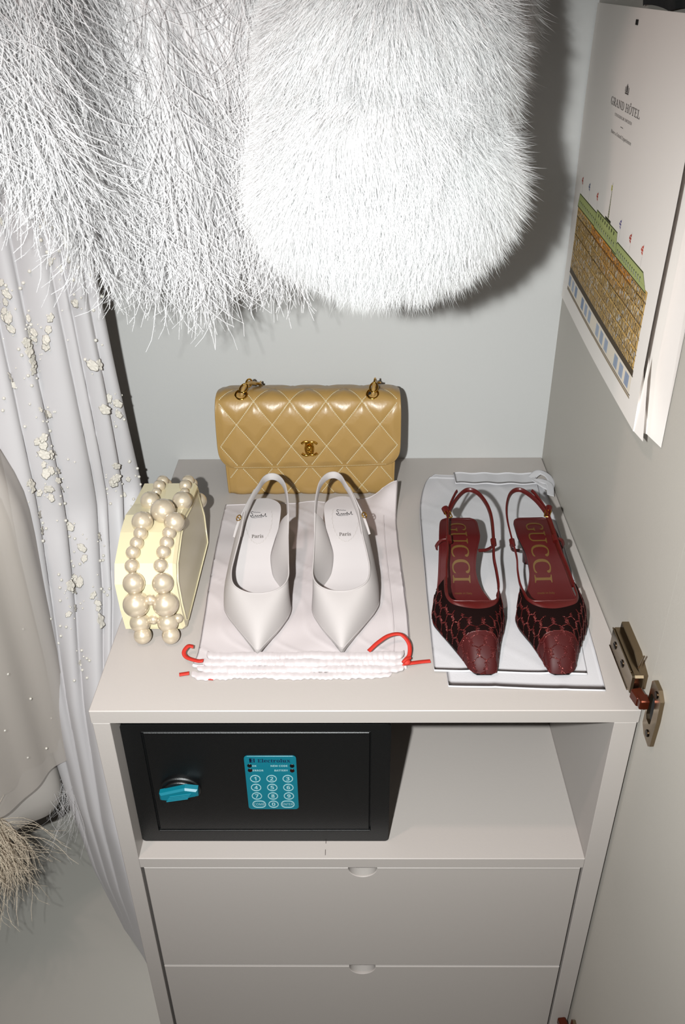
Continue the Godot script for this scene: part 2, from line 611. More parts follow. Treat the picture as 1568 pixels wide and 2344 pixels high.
func make_chest() -> void:
	var c := thing("chest_of_drawers", "white chest of drawers with an open shelf under its top", "chest")
	var st := begin()
	box(st, Vector3(0.0, -0.0187, -D), Vector3(W - 0.0012, 0, 0), 0.0008)
	part("top_panel", done(st), M.laminate, c)
	st = begin()
	box(st, Vector3(0.0012, -H, -D), Vector3(0.0206, -0.0189, -0.0006), 0.0006)
	part("side_panel", done(st), M.laminate, c)
	st = begin()
	box(st, Vector3(0.5725, -H, -D), Vector3(W - 0.003, -0.0189, -0.0006), 0.0006)
	part("side_panel", done(st), M.laminate, c)
	st = begin()
	box(st, Vector3(0.0206, -0.2682, -D), Vector3(0.5725, -0.2505, 0.0), 0.0008)
	part("shelf", done(st), M.laminate, c)
	st = begin()
	box(st, Vector3(0.0206, -H + 0.05, -D), Vector3(0.5725, -0.0189, -D + 0.012))
	part("back_panel", done(st), M.laminate, c)
	st = begin()
	box(st, Vector3(0.0206, -H, -0.05), Vector3(0.5725, -0.697, -0.035))
	part("plinth", done(st), M.laminate, c)
	# two drawers with half-round finger cutouts
	for k in 2:
		var top := -0.2702 - 0.2148 * k
		var bot := top - 0.2112
		var dr := Node3D.new()
		dr.name = "drawer"
		c.add_child(dr, true)
		var poly := PackedVector2Array([Vector2(0.0246, bot), Vector2(0.5695, bot), Vector2(0.5695, top), Vector2(0.3165, top)])
		for i in range(1, 24):
			var a := -PI * i / 24.0
			poly.append(Vector2(0.2985 + cos(a) * 0.018, top + sin(a) * 0.0175))
		poly.append(Vector2(0.2805, top))
		poly.append(Vector2(0.0246, top))
		st = begin()
		prism(st, poly, -0.019, -0.0012, 0.0007)
		part("drawer_front", done(st), M.laminate, dr)
		st = begin()
		box(st, Vector3(0.035, bot + 0.012, -0.034), Vector3(0.56, top - 0.006, -0.0215))
		box(st, Vector3(0.035, bot + 0.012, -0.5), Vector3(0.56, bot + 0.02, -0.0215))
		box(st, Vector3(0.035, bot + 0.012, -0.5), Vector3(0.047, top - 0.03, -0.0215))
		box(st, Vector3(0.548, bot + 0.012, -0.5), Vector3(0.56, top - 0.03, -0.0215))
		part("drawer_box", done(st), M.laminate, dr)
	st = begin()
	for p in [Vector3(0.2523, -0.2504, -0.009), Vector3(0.2526, -0.2504, -0.026)]:
		box(st, p + Vector3(-0.0004, -0.0002, -0.004), p + Vector3(0.0004, 0.0003, 0.004))
	part("shelf_mark", done(st), M.grey_ink, c)

func make_safe() -> void:
	var s := thing("hotel_safe", "black steel safe with teal keypad and turning knob on the shelf", "safe")
	var zf := -0.0253
	var y0 := -0.2504
	var y1 := -0.046
	var st := begin()
	# body: rounded vertical edges
	prism(st, rounded(0.021, zf + 0.003 - 0.20, 0.331, zf - 0.003, 0.004, 5), y0 + 0.0, y1, 0.003, false, Transform3D(Basis(Vector3(1, 0, 0), Vector3(0, 0, 1), Vector3(0, 1, 0)), Vector3.ZERO))
	part("safe_body", done(st), M.safe, s)
	st = begin()
	ring(st, rounded(0.021, y0, 0.331, y1, 0.005, 5), rounded(0.0437, -0.2306, 0.3087, -0.0578, 0.002, 5), zf - 0.004, zf - 0.0003)
	ring(st, rounded(0.0217, y0 + 0.0007, 0.3303, y1 - 0.0007, 0.0045, 5), rounded(0.0437, -0.2306, 0.3087, -0.0578, 0.002, 5), zf - 0.0003, zf)
	part("door_frame", done(st), M.safe, s)
	var d := Node3D.new()
	d.name = "safe_door"
	s.add_child(d, true)
	st = begin()
	prism(st, rounded(0.0455, -0.2288, 0.3072, -0.0593, 0.0015, 4), zf - 0.004, zf - 0.0006, 0.0012)
	part("door_panel", done(st), M.safe, d)
	# lip along the door's lower and upper edge, where the enamel shines
	st = begin()
	var lip := PackedVector3Array([Vector3(0.0450, -0.2298, zf - 0.0004), Vector3(0.3076, -0.2298, zf - 0.0004)])
	tube(st, lip, 0.0007, 8)
	part("door_lip", done(st), M.safe, d)
	st = begin()
	tube(st, PackedVector3Array([Vector3(0.0450, -0.0585, zf - 0.0006), Vector3(0.3076, -0.0585, zf - 0.0006)]), 0.0006, 8)
	part("door_lip", done(st), M.safe, d)
	# knob: black disc and teal grip
	var k := Node3D.new()
	k.name = "knob"
	s.add_child(k, true)
	var kc := Vector3(0.0800, -0.1525, zf)
	st = begin()
	prism(st, oval(kc.x, kc.y, 0.0245, 0.0205, 40), zf - 0.002, zf + 0.0035, 0.0015, true)
	prism(st, oval(kc.x, kc.y, 0.020, 0.0165, 40), zf + 0.003, zf + 0.0065, 0.001, true)
	part("knob_disc", done(st), M.safe, k)
	var turn := Transform3D(Basis(Vector3.BACK, 0.20), Vector3(kc.x + 0.000, kc.y + 0.0035, zf + 0.0060))
	st = begin()
	prism(st, PackedVector2Array([Vector2(-0.0245, -0.004), Vector2(-0.010, -0.0095), Vector2(0.0225, -0.0065), Vector2(0.0245, 0.004), Vector2(0.010, 0.0095), Vector2(-0.0225, 0.0065)]), 0.0, 0.0085, 0.0022, false, turn)
	part("knob_grip", done(st), M.teal, k)
	st = begin()
	for i in 4:
		var yy := -0.0062 + i * 0.0024
		box(st, Vector3(-0.017 + 0.002 * i, yy - 0.0007, 0.008), Vector3(0.010 + 0.002 * i, yy + 0.0007, 0.0096), 0.0004, turn)
	part("grip_ridge", done(st), M.teal, k)
	# keypad
	var kp := Node3D.new()
	kp.name = "keypad"
	s.add_child(kp, true)
	var ox := 0.15945
	var oy := -0.0970
	var pw := 0.0613
	var ph := 0.0925
	st = begin()
	prism(st, rounded(ox, oy - ph, ox + pw, oy, 0.0045, 6), zf - 0.001, zf + 0.0006, 0.0003, true)
	part("keypad_plate", done(st), M.teal_print, kp)
	var put := func(cx: float, cy: float) -> Callable:
		return func(p: Vector2) -> Vector3: return Vector3(ox + cx * pw + p.x, oy - cy * ph + p.y, zf + 0.0008)
	st = begin()
	letters(st, "Electrolux", "Droid Serif", true, 0.0385, 0.0060, put.call(0.575, 0.078))
	# the square emblem: two halves of a square that curve into each other
	var em := Transform3D(Basis(), Vector3(ox + 0.152 * pw, oy - 0.075 * ph, zf + 0.0008))
	for q in [[-0.0030, -0.0032, -0.0008, 0.0032], [0.0018, -0.0032, 0.0032, 0.0032], [-0.0030, 0.0022, 0.0010, 0.0032], [-0.0030, -0.0006, 0.0008, 0.0006], [-0.0030, -0.0032, 0.0010, -0.0022]]:
		box(st, Vector3(q[0], q[1], -0.0004), Vector3(q[2], q[3], 0.0), 0, em)
	part("keypad_title", done(st), M.navy_print, kp)
	st = begin()
	letters(st, "OK", "Droid Sans", true, 0.0052, 0.0028, put.call(0.19, 0.173))
	letters(st, "ERROR", "Droid Sans", true, 0.0128, 0.0030, put.call(0.255, 0.257))
	letters(st, "NEW CODE", "Droid Sans", true, 0.0198, 0.0030, put.call(0.665, 0.173))
	letters(st, "BATTERY", "Droid Sans", true, 0.0160, 0.0030, put.call(0.70, 0.257))
	part("keypad_words", done(st), M.white_print, kp)
	var cols := [0.186, 0.503, 0.818]
	var rows := [0.41, 0.575, 0.738, 0.898]
	var digits := ["1", "2", "3", "4", "5", "6", "7", "8", "9", "COMB", "0", "ENTER"]
	for i in 12:
		var cx: float = cols[i % 3]
		var cy: float = rows[i / 3]
		var long: bool = digits[i].length() > 1
		if long: cx = 0.218 if i == 9 else 0.785
		var key := begin()
		var rx := 0.0082 if long else 0.0062
		var ry := 0.0062
		var ccx := ox + cx * pw
		var ccy := oy - cy * ph
		var o: PackedVector2Array
		var n: PackedVector2Array
		if long:
			o = rounded(ccx - rx, ccy - ry, ccx + rx, ccy + ry, 0.0058, 8)
			n = rounded(ccx - rx + 0.001, ccy - ry + 0.001, ccx + rx - 0.001, ccy + ry - 0.001, 0.0050, 8)
		else:
			o = oval(ccx, ccy, rx, ry, 32)
			n = oval(ccx, ccy, rx - 0.001, ry - 0.001, 32)
		ring(key, o, n, zf + 0.0006, zf + 0.0010)
		if long: letters(key, digits[i], "Droid Sans", false, 0.0128, 0.0042, put.call(cx, cy))
		else: letters(key, digits[i], "Droid Sans", true, 0.0042 if digits[i] != "1" else 0.0026, 0.0062, put.call(cx, cy))
		part("key", done(key), M.white_print, kp)
	for i in 4:
		var led := begin()
		var lx: float = ox + [0.098, 0.915, 0.100, 0.912][i] * pw
		var ly: float = oy - [0.17, 0.175, 0.255, 0.262][i] * ph
		prism(led, oval(lx, ly, 0.0028, 0.0030, 20), zf + 0.0005, zf + 0.0011, 0.0003, true)
		part("indicator_lamp", done(led), M.led if i < 2 else M.led_red, kp)

# ------------------------------------------------------------------ the satin dress
const FOLD := [-0.10, 0.14, 0.268, 0.346, 0.579, 0.76, 0.93, 1.25]

func lin(t: Array, x: float) -> float:
	var i := 0
	while i < t.size() - 2 and x > t[i + 1][0]: i += 1
	return lerpf(t[i][1], t[i + 1][1], clampf((x - t[i][0]) / (t[i + 1][0] - t[i][0]), 0.0, 1.0))

func dress_right(y: float) -> Vector3:
	var x := lin([[-0.8, -0.006], [-0.45, -0.006], [-0.25, -0.008], [-0.10, -0.014], [0.03, -0.028], [0.22, -0.030], [0.9, -0.030]], y)
	var z := lin([[-0.8, -0.09], [-0.45, -0.13], [-0.25, -0.22], [-0.10, -0.36], [0.03, -0.45], [0.22, -0.415], [0.43, -0.366], [0.70, -0.30], [0.9, -0.26]], y)
	return Vector3(x, y, z)

func dress_left(y: float) -> Vector3:
	var out := lin([[-0.8, 0.0], [-0.74, -0.018], [-0.6, -0.034], [-0.45, -0.034], [-0.2, -0.020], [0.1, -0.004], [0.9, 0.0]], y)
	return Vector3(-0.083 - 0.1065 * (y + 0.8) + out, y, -0.2 - 0.1264 * (y + 0.8))

func dress_at(u: float, y: float) -> Vector3:
	var a := dress_right(y)
	var b := dress_left(y)
	var e := b - a
	var n := Vector3(e.z, 0, -e.x).normalized()
	if n.z < 0: n = -n
	var q := u + 0.32 * (y - 0.135) * (1.0 if y > -0.25 else 0.0) + (0.32 * -0.385 if y <= -0.25 else 0.0)
	q += 0.006 * sin(y * 11.0 + u * 4.0)
	var i := 0
	while i < FOLD.size() - 2 and q > FOLD[i + 1]: i += 1
	var w: float = FOLD[i + 1] - FOLD[i]
	var t := clampf((q - FOLD[i]) / w, 0.0, 1.0)
	var amp: float = minf(0.017, 0.11 * w) * (0.9 + 0.2 * sin(i * 2.3)) * smoothstep(-0.75, -0.1, y)
	var p := a + e * u + n * (amp * pow(maxf(0.0, sin(PI * pow(t, 0.6))), 0.7) - amp * 0.5)
	# the cloth turns back at both edges
	p -= n * 0.035 * (1.0 - sqrt(maxf(0.0, 1.0 - pow(clampf((u - 1.08) / 0.17, 0.0, 1.0), 2.0))))
	p -= n * 0.020 * (1.0 - sqrt(maxf(0.0, 1.0 - pow(clampf((0.10 - u) / 0.10, 0.0, 1.0), 2.0))))
	return p

func petal_mesh(k: int, size: float) -> ArrayMesh:
	var st := begin()
	var r := RandomNumberGenerator.new()
	r.seed = 50 + k
	var w := r.randf_range(0.55, 0.8)
	var cup := r.randf_range(0.15, 0.35)
	var ph := r.randf() * TAU
	for side in 2:
		grid(st, 26, 5, func(u: float, v: float) -> Vector3:
			var a := u * TAU
			var e := v * (1.0 + 0.10 * sin(a * 5.0 + ph) + 0.07 * sin(a * 8.0))
			var px := cos(a) * e * w
			var py := sin(a) * e * (1.0 - 0.25 * cos(a) * 0.0)
			var z := cup * v * v * (0.5 + 0.5 * sin(a + ph)) + 0.10 * (1.0 - v) + 0.10 * sin(a * 6.0 + ph) * v * v
			return Vector3(px, py, z - side * 0.035 * (1.0 - v * v)) * size, side == 1)
	done(st)
	return st.commit()

func make_dress() -> void:
	var d := thing("satin_dress", "white satin dress with pearls and petals hanging left of the chest", "dress", Vector3.ZERO)
	var st := begin()
	grid(st, 170, 90, func(u: float, v: float) -> Vector3: return dress_at(u * 1.25, lerpf(0.88, -0.796, v)))
	part("skirt", done(st), M.satin, d)
	# the far side of the skirt closes the tube of cloth
	st = begin()
	grid(st, 20, 24, func(u: float, v: float) -> Vector3:
		var y := lerpf(0.88, -0.79, v)
		var a := dress_at(0.0, y)
		var b := dress_at(1.25, y)
		return a.lerp(b, u) + Vector3(-0.010, 0, -0.030) * sin(PI * u) * 1.4)
	part("skirt_lining", done(st), M.lining, d)
	st = begin()
	var hem := PackedVector3Array()
	for i in 61:
		hem.append(dress_at(i / 48.0, -0.794))
	sweep(st, hem, [Vector3.UP], flat2(0.006, 0.002))
	part("hem", done(st), M.satin, d)
	var kinds := []
	for k in 5: kinds.append(petal_mesh(k, 0.0088 + 0.0013 * k))
	var bead_st := begin()
	ball(bead_st, Vector3.ZERO, Vector3.ONE, 12, 8)
	done(bead_st)
	var bead := bead_st.commit()
	var on := func(u: float, y: float) -> Transform3D:
		var p := dress_at(u, y)
		var du := dress_at(u + 0.012, y) - dress_at(u - 0.012, y)
		var dv := dress_at(u, y + 0.004) - dress_at(u, y - 0.004)
		var n := dv.cross(du).normalized()
		if n.z + 0.5 * n.x < 0: n = -n
		var up := (dv - n * dv.dot(n)).normalized()
		return Transform3D(Basis(up.cross(n), up, n), p)
	# places on the skirt: share of the way across from the right, height
	var petals := [Vector2(0.502, 0.437), Vector2(0.224, 0.433), Vector2(0.097, 0.419), Vector2(0.110, 0.409), Vector2(0.136, 0.389), Vector2(0.211, 0.376), Vector2(0.612, 0.340), Vector2(0.625, 0.320), Vector2(0.628, 0.306), Vector2(0.588, 0.350), Vector2(0.499, 0.314), Vector2(0.531, 0.295), Vector2(0.538, 0.280), Vector2(0.547, 0.268), Vector2(0.359, 0.316), Vector2(0.417, 0.288), Vector2(0.440, 0.278), Vector2(0.566, 0.261)]
	petals += [Vector2(0.573, 0.250), Vector2(0.740, 0.242), Vector2(0.605, 0.194), Vector2(0.546, 0.181), Vector2(0.128, 0.241), Vector2(0.106, 0.183), Vector2(0.068, 0.157), Vector2(0.132, 0.169), Vector2(0.173, 0.329), Vector2(0.654, 0.145), Vector2(0.664, 0.131), Vector2(0.806, 0.090), Vector2(0.685, 0.116), Vector2(0.629, 0.128), Vector2(0.627, 0.087), Vector2(0.609, 0.100), Vector2(0.696, 0.065), Vector2(0.752, 0.074)]
	petals += [Vector2(0.612, 0.069), Vector2(0.796, 0.043), Vector2(0.594, 0.009), Vector2(0.540, -0.021), Vector2(0.403, -0.016), Vector2(0.652, -0.074), Vector2(0.676, -0.065), Vector2(0.619, -0.065), Vector2(0.588, -0.068), Vector2(0.504, -0.087), Vector2(0.473, -0.106), Vector2(0.716, -0.104), Vector2(0.677, -0.182), Vector2(0.229, 0.054), Vector2(0.152, 0.022), Vector2(0.112, 0.046), Vector2(0.211, 0.059)]
	var near := petals.duplicate()
	for i in 42:
		petals.append(near[(i * 5) % near.size()] + Vector2(rng.randfn(0, 0.03), rng.randfn(0, 0.017)))
	for i in petals.size():
		var t: Transform3D = on.call(petals[i].x, petals[i].y)
		t.basis = t.basis * Basis(Vector3.BACK, rng.randf_range(-0.9, 0.9)) * Basis(Vector3.RIGHT, rng.randf_range(-0.30, 0.1))
		t.basis = t.basis.scaled_local(Vector3.ONE * rng.randf_range(0.42, 0.82))
		t.origin += t.basis.z.normalized() * 0.0015
		share("petal", kinds[i % 5], M.petal, d, t)
	var pearls := [Vector2(0.579, 0.361), Vector2(0.579, 0.356), Vector2(0.513, 0.353), Vector2(0.471, 0.360), Vector2(0.404, 0.376), Vector2(0.269, 0.428), Vector2(0.198, 0.427), Vector2(0.285, 0.413), Vector2(0.274, 0.397), Vector2(0.247, 0.388), Vector2(0.194, 0.398), Vector2(0.140, 0.362), Vector2(-0.016, 0.330), Vector2(0.497, 0.306), Vector2(0.622, 0.279), Vector2(0.615, 0.271), Vector2(0.615, 0.243), Vector2(0.612, 0.229)]
	pearls += [Vector2(0.812, 0.218), Vector2(0.841, 0.202), Vector2(0.726, 0.172), Vector2(0.579, 0.157), Vector2(0.041, 0.147), Vector2(0.104, 0.138), Vector2(0.075, 0.077), Vector2(0.203, 0.250), Vector2(0.065, 0.316), Vector2(0.039, 0.364), Vector2(0.128, 0.379), Vector2(0.109, 0.276), Vector2(0.753, 0.077), Vector2(0.655, 0.052), Vector2(0.613, 0.046), Vector2(0.641, 0.024), Vector2(0.777, 0.028), Vector2(0.766, 0.020)]
	pearls += [Vector2(0.817, 0.007), Vector2(0.604, -0.005), Vector2(0.575, -0.008), Vector2(0.741, -0.046), Vector2(0.730, -0.054), Vector2(0.748, -0.065), Vector2(0.761, -0.084), Vector2(0.865, -0.106), Vector2(0.789, -0.122), Vector2(0.742, -0.122), Vector2(0.796, -0.137), Vector2(0.841, -0.152), Vector2(0.631, -0.163), Vector2(0.584, -0.171), Vector2(0.559, -0.173), Vector2(0.720, -0.201), Vector2(0.595, -0.198), Vector2(0.645, -0.191)]
	pearls += [Vector2(0.435, -0.083), Vector2(0.362, -0.087), Vector2(0.401, -0.091), Vector2(0.381, -0.095), Vector2(0.419, -0.046), Vector2(0.376, -0.043), Vector2(0.382, -0.049), Vector2(0.282, 0.041), Vector2(0.286, 0.033), Vector2(0.210, 0.027), Vector2(0.275, 0.019), Vector2(0.100, 0.015), Vector2(0.079, 0.076), Vector2(0.032, 0.059), Vector2(0.036, 0.044), Vector2(0.041, 0.030), Vector2(0.625, -0.040), Vector2(0.610, -0.046)]
	pearls += [Vector2(0.568, -0.043)]
	var own := pearls.size()
	for i in 150:   # small pearls gathered round the petals
		pearls.append(near[(i * 7) % near.size()] + Vector2(rng.randfn(0, 0.045), rng.randfn(0, 0.014)))
	for i in pearls.size():
		var t: Transform3D = on.call(clampf(pearls[i].x, 0.0, 0.98), pearls[i].y)
		var r := 0.0022 if i < own else rng.randf_range(0.0010, 0.0017)
		t.origin += t.basis.z * r * 0.6
		share("pearl", bead, M.seed_pearl, d, Transform3D(Basis().scaled(Vector3.ONE * r), t.origin))

# ------------------------------------------------------------------ strands of feather and hair
func feather_strand(k: int, length: float, r0: float) -> ArrayMesh:
	var r := RandomNumberGenerator.new()
	r.seed = 900 + k
	var pts := PackedVector3Array()
	var scales := []
	var p := Vector3.ZERO
	var dir := Vector3.UP
	var bend := Vector3(r.randfn(0, 1), 0, r.randfn(0, 1)) * 0.75
	var wave := Vector3(r.randfn(0, 1), 0, r.randfn(0, 1)) * 0.8
	var ph := r.randf() * TAU
	var n := 9
	for i in n + 1:
		pts.append(p)
		scales.append(1.0 - 0.7 * i / n)
		var t := float(i) / n
		dir = (dir + (bend * (0.05 + t * t * 0.9) + wave * sin(t * 6.0 + ph) * 0.65) * 0.33).normalized()
		p += dir * length / n
	var st := begin()
	tube(st, pts, r0, 3, false, Vector3.RIGHT, scales)
	# the fuzz along the strand
	st.set_smooth_group(-1)
	for i in 26:
		var t := 0.10 + 0.90 * i / 26.0
		var q := spot_on(pts, t)
		var along_ := (spot_on(pts, minf(1.0, t + 0.05)) - spot_on(pts, maxf(0.0, t - 0.05))).normalized()
		var out := Vector3(r.randfn(0, 1), r.randfn(0, 1), r.randfn(0, 1)).cross(along_).normalized()
		var tip := q + (out * 0.55 + along_ * 0.9).normalized() * r.randf_range(0.003, 0.0065) * (1.15 - 0.5 * t)
		tri(st, q - along_ * 0.00032, q + along_ * 0.00032, tip)
	done(st)
	return st.commit()

# many copies of a few strands, joined into one mesh of kind stuff
func strands(called: String, parent: Node, m: Material, kinds: Array, places: Array, faces: Array = []) -> void:
	var verts := PackedVector3Array()
	var norms := PackedVector3Array()
	for k in kinds.size():
		var arr: Array = (kinds[k] as ArrayMesh).surface_get_arrays(0)
		var v: PackedVector3Array = arr[Mesh.ARRAY_VERTEX]
		var n: PackedVector3Array = arr[Mesh.ARRAY_NORMAL]
		var idx: PackedInt32Array = arr[Mesh.ARRAY_INDEX]
		var fv := PackedVector3Array()
		var fn := PackedVector3Array()
		for i in idx:
			fv.append(v[i])
			fn.append(n[i])
		for i in places[k].size():
			var x: Transform3D = places[k][i]
			verts.append_array(x * fv)
			if faces.size():   # a strand catches light as the pile round it does
				fn.fill(faces[k][i])
				norms.append_array(fn)
			else:
				norms.append_array(Transform3D(x.basis.orthonormalized(), Vector3.ZERO) * fn)
	var out := []
	out.resize(Mesh.ARRAY_MAX)
	out[Mesh.ARRAY_VERTEX] = verts
	out[Mesh.ARRAY_NORMAL] = norms
	var me := ArrayMesh.new()
	me.add_surface_from_arrays(Mesh.PRIMITIVE_TRIANGLES, out)
	var o := MeshInstance3D.new()
	o.name = called
	o.mesh = me
	o.material_override = m
	parent.add_child(o, true)
	o.set_meta("kind", "stuff")

func along(dir: Vector3, spin: float, s: float) -> Basis:
	var y := dir.normalized()
	var x := y.cross(Vector3(0.31, 0.2, 0.93)).normalized()
	var b := Basis(x, y, x.cross(y)) * Basis(Vector3.UP, spin)
	return b.scaled_local(Vector3.ONE * s)

func make_feather_jacket() -> void:
	var j := thing("feather_jacket", "white ostrich feather jacket hanging above the satin dress, left of the fur", "jacket")
	var hem := spline([Vector3(-0.120, 0.665, -0.080), Vector3(-0.058, 0.625, -0.095), Vector3(-0.012, 0.592, -0.128), Vector3(0.006, 0.550, -0.162), Vector3(0.024, 0.500, -0.198), Vector3(0.055, 0.462, -0.242), Vector3(0.116, 0.441, -0.276), Vector3(0.190, 0.450, -0.294), Vector3(0.228, 0.462, -0.298)], 10)
	var at := func(u: float, v: float) -> Vector3:
		var p := spot_on(hem, u)
		var top := Vector3(lerpf(p.x, 0.10, 0.25), 0.86, lerpf(p.z, -0.27, 0.25))
		var q := p.lerp(top, v)
		var k := 0.010 * sin(u * 19.0 + v * 2.0) + 0.006 * sin(u * 37.0)
		return q + Vector3(0.35, 0, 0.93) * (k + 0.030 * sin(PI * minf(1.0, v * 1.4 + 0.12)))
	var st := begin()
	grid(st, 60, 30, at)
	grid(st, 60, 12, func(u: float, v: float) -> Vector3: return at.call(u, v) - Vector3(0.02, 0, 0.055 * (0.3 + v)), true)
	part("lining", done(st), M.feather_base, j)
	var kinds := []
	for k in 9: kinds.append(feather_strand(k, [0.105, 0.125, 0.082][k % 3], 0.00088))
	var places := []
	var faces := []
	for k in 9:
		places.append([])
		faces.append([])
	for i in 14500:
		var u := rng.randf()
		var v := pow(rng.randf(), 1.15) * 0.92
		if i % 6 == 0: v = rng.randf() * 0.12
		var p: Vector3 = at.call(u, v)
		var n: Vector3 = (at.call(minf(1, u + 0.01), v) - at.call(maxf(0, u - 0.01), v)).cross(Vector3.UP)
		n = n.normalized()
		if n.z + 0.4 * n.x < 0: n = -n
		# the plumes part in tufts that lean to one side or the other
		var lean := sin(u * 41.0 + v * 17.0) * 0.22 + sin(u * 97.0 - v * 31.0) * 0.20
		var side := n.cross(Vector3.UP).normalized()
		var dir := Vector3(0, -1, 0) + n * rng.randf_range(0.03, 0.30) + side * (lean + rng.randfn(0, 0.20))
		places[i % 9].append(Transform3D(along(dir, rng.randf() * TAU, rng.randf_range(0.55, 1.1)), p))
		faces[i % 9].append((n + Vector3(0, 0.25, 0.35) + Vector3(rng.randfn(0, 0.32), rng.randfn(0, 0.25), rng.randfn(0, 0.2))).normalized())
	strands("plumes", j, M.feather, kinds, places, faces)

# ------------------------------------------------------------------ white fur
func hair_tuft(k: int) -> ArrayMesh:
	var r := RandomNumberGenerator.new()
	r.seed = 300 + k
	var st := begin()
	st.set_smooth_group(0)
	for b in 6:
		var root := Vector3(r.randfn(0, 0.0018), 0, r.randfn(0, 0.0018))
		var lean := Vector3(r.randfn(0, 0.15), 0, r.randfn(0, 0.15))
		var w := 0.00036
		var a := r.randf() * TAU
		var side := Vector3(cos(a), 0, sin(a)) * w
		var len := r.randf_range(0.75, 1.15) * 0.034
		var prev := root
		for i in range(1, 4):
			var t := i / 3.0
			var p := root + Vector3(0, len * t, 0) + lean * len * t * t + Vector3(0, 0, -0.10) * len * t * t
			var w0 := 1.0 - (i - 1) / 3.0
			var w1 := 1.0 - t
			if i < 3: quad(st, prev - side * w0, prev + side * w0, p + side * w1, p - side * w1)
			else: tri(st, prev - side * w0, prev + side * w0, p)
			prev = p
	done(st)
	return st.commit()

func make_fur() -> void:
	var f := thing("fur_jacket", "fluffy bright white fur jacket hanging above the tan handbag", "jacket")
	var tufts := []
	for k in 4: tufts.append(hair_tuft(k))
	var lobes := [
		["sleeve", Vector3(0.319, 0.512, -0.150), Vector3(0.108, 0.082, 0.070), 13500],
		["shoulder", Vector3(0.320, 0.604, -0.166), Vector3(0.099, 0.112, 0.086), 12000],
		["cuff", Vector3(0.312, 0.556, -0.150), Vector3(0.090, 0.068, 0.082), 5500],
		["body", Vector3(0.374, 0.640, -0.315), Vector3(0.084, 0.150, 0.060), 7500],
		["collar", Vector3(0.30, 0.72, -0.27), Vector3(0.11, 0.10, 0.07), 2500]]
	for l in lobes:
		var c: Vector3 = l[1]
		var r: Vector3 = l[2]
		var nd := Node3D.new()
		nd.name = l[0]
		f.add_child(nd, true)
		var st := begin()
		ball(st, c, r, 40, 26)
		part("pelt", done(st), M.pelt, nd)
		var places := [[], [], [], []]
		var faces := [[], [], [], []]
		var flow := Vector3(0, -1, 0.55)
		for i in l[3]:
			var y := rng.randf_range(-1, 1)
			var a := rng.randf() * TAU
			var h := sqrt(1.0 - y * y)
			var s := Vector3(cos(a) * h, y, sin(a) * h)
			if s.z < -0.45: continue
			var p := c + s * r
			var n := (s / r).normalized()
			var down := flow - n * n.dot(flow)
			down += Vector3(n.x, 0, 0) * 0.35
			var part_ := n.cross(Vector3.UP) * 0.22 * sin(a * 3.0 + y * 4.0)
			var dir := n * rng.randf_range(0.24, 0.5) + down * 0.85 + part_ + Vector3(rng.randfn(0, 0.10), rng.randfn(0, 0.10), rng.randfn(0, 0.10))
			var long := 1.0 + (0.7 * smoothstep(0.0, -0.7, y) if l[0] == "shoulder" or l[0] == "cuff" else 0.0)
			places[i % 4].append(Transform3D(along(dir, rng.randf() * TAU, rng.randf_range(0.75, 1.2) * long), p))
			faces[i % 4].append((n + Vector3(rng.randfn(0, 0.25), 0.2 + rng.randfn(0, 0.2), 0.2)).normalized())
		strands("hair", nd, M.fur, tufts, places)

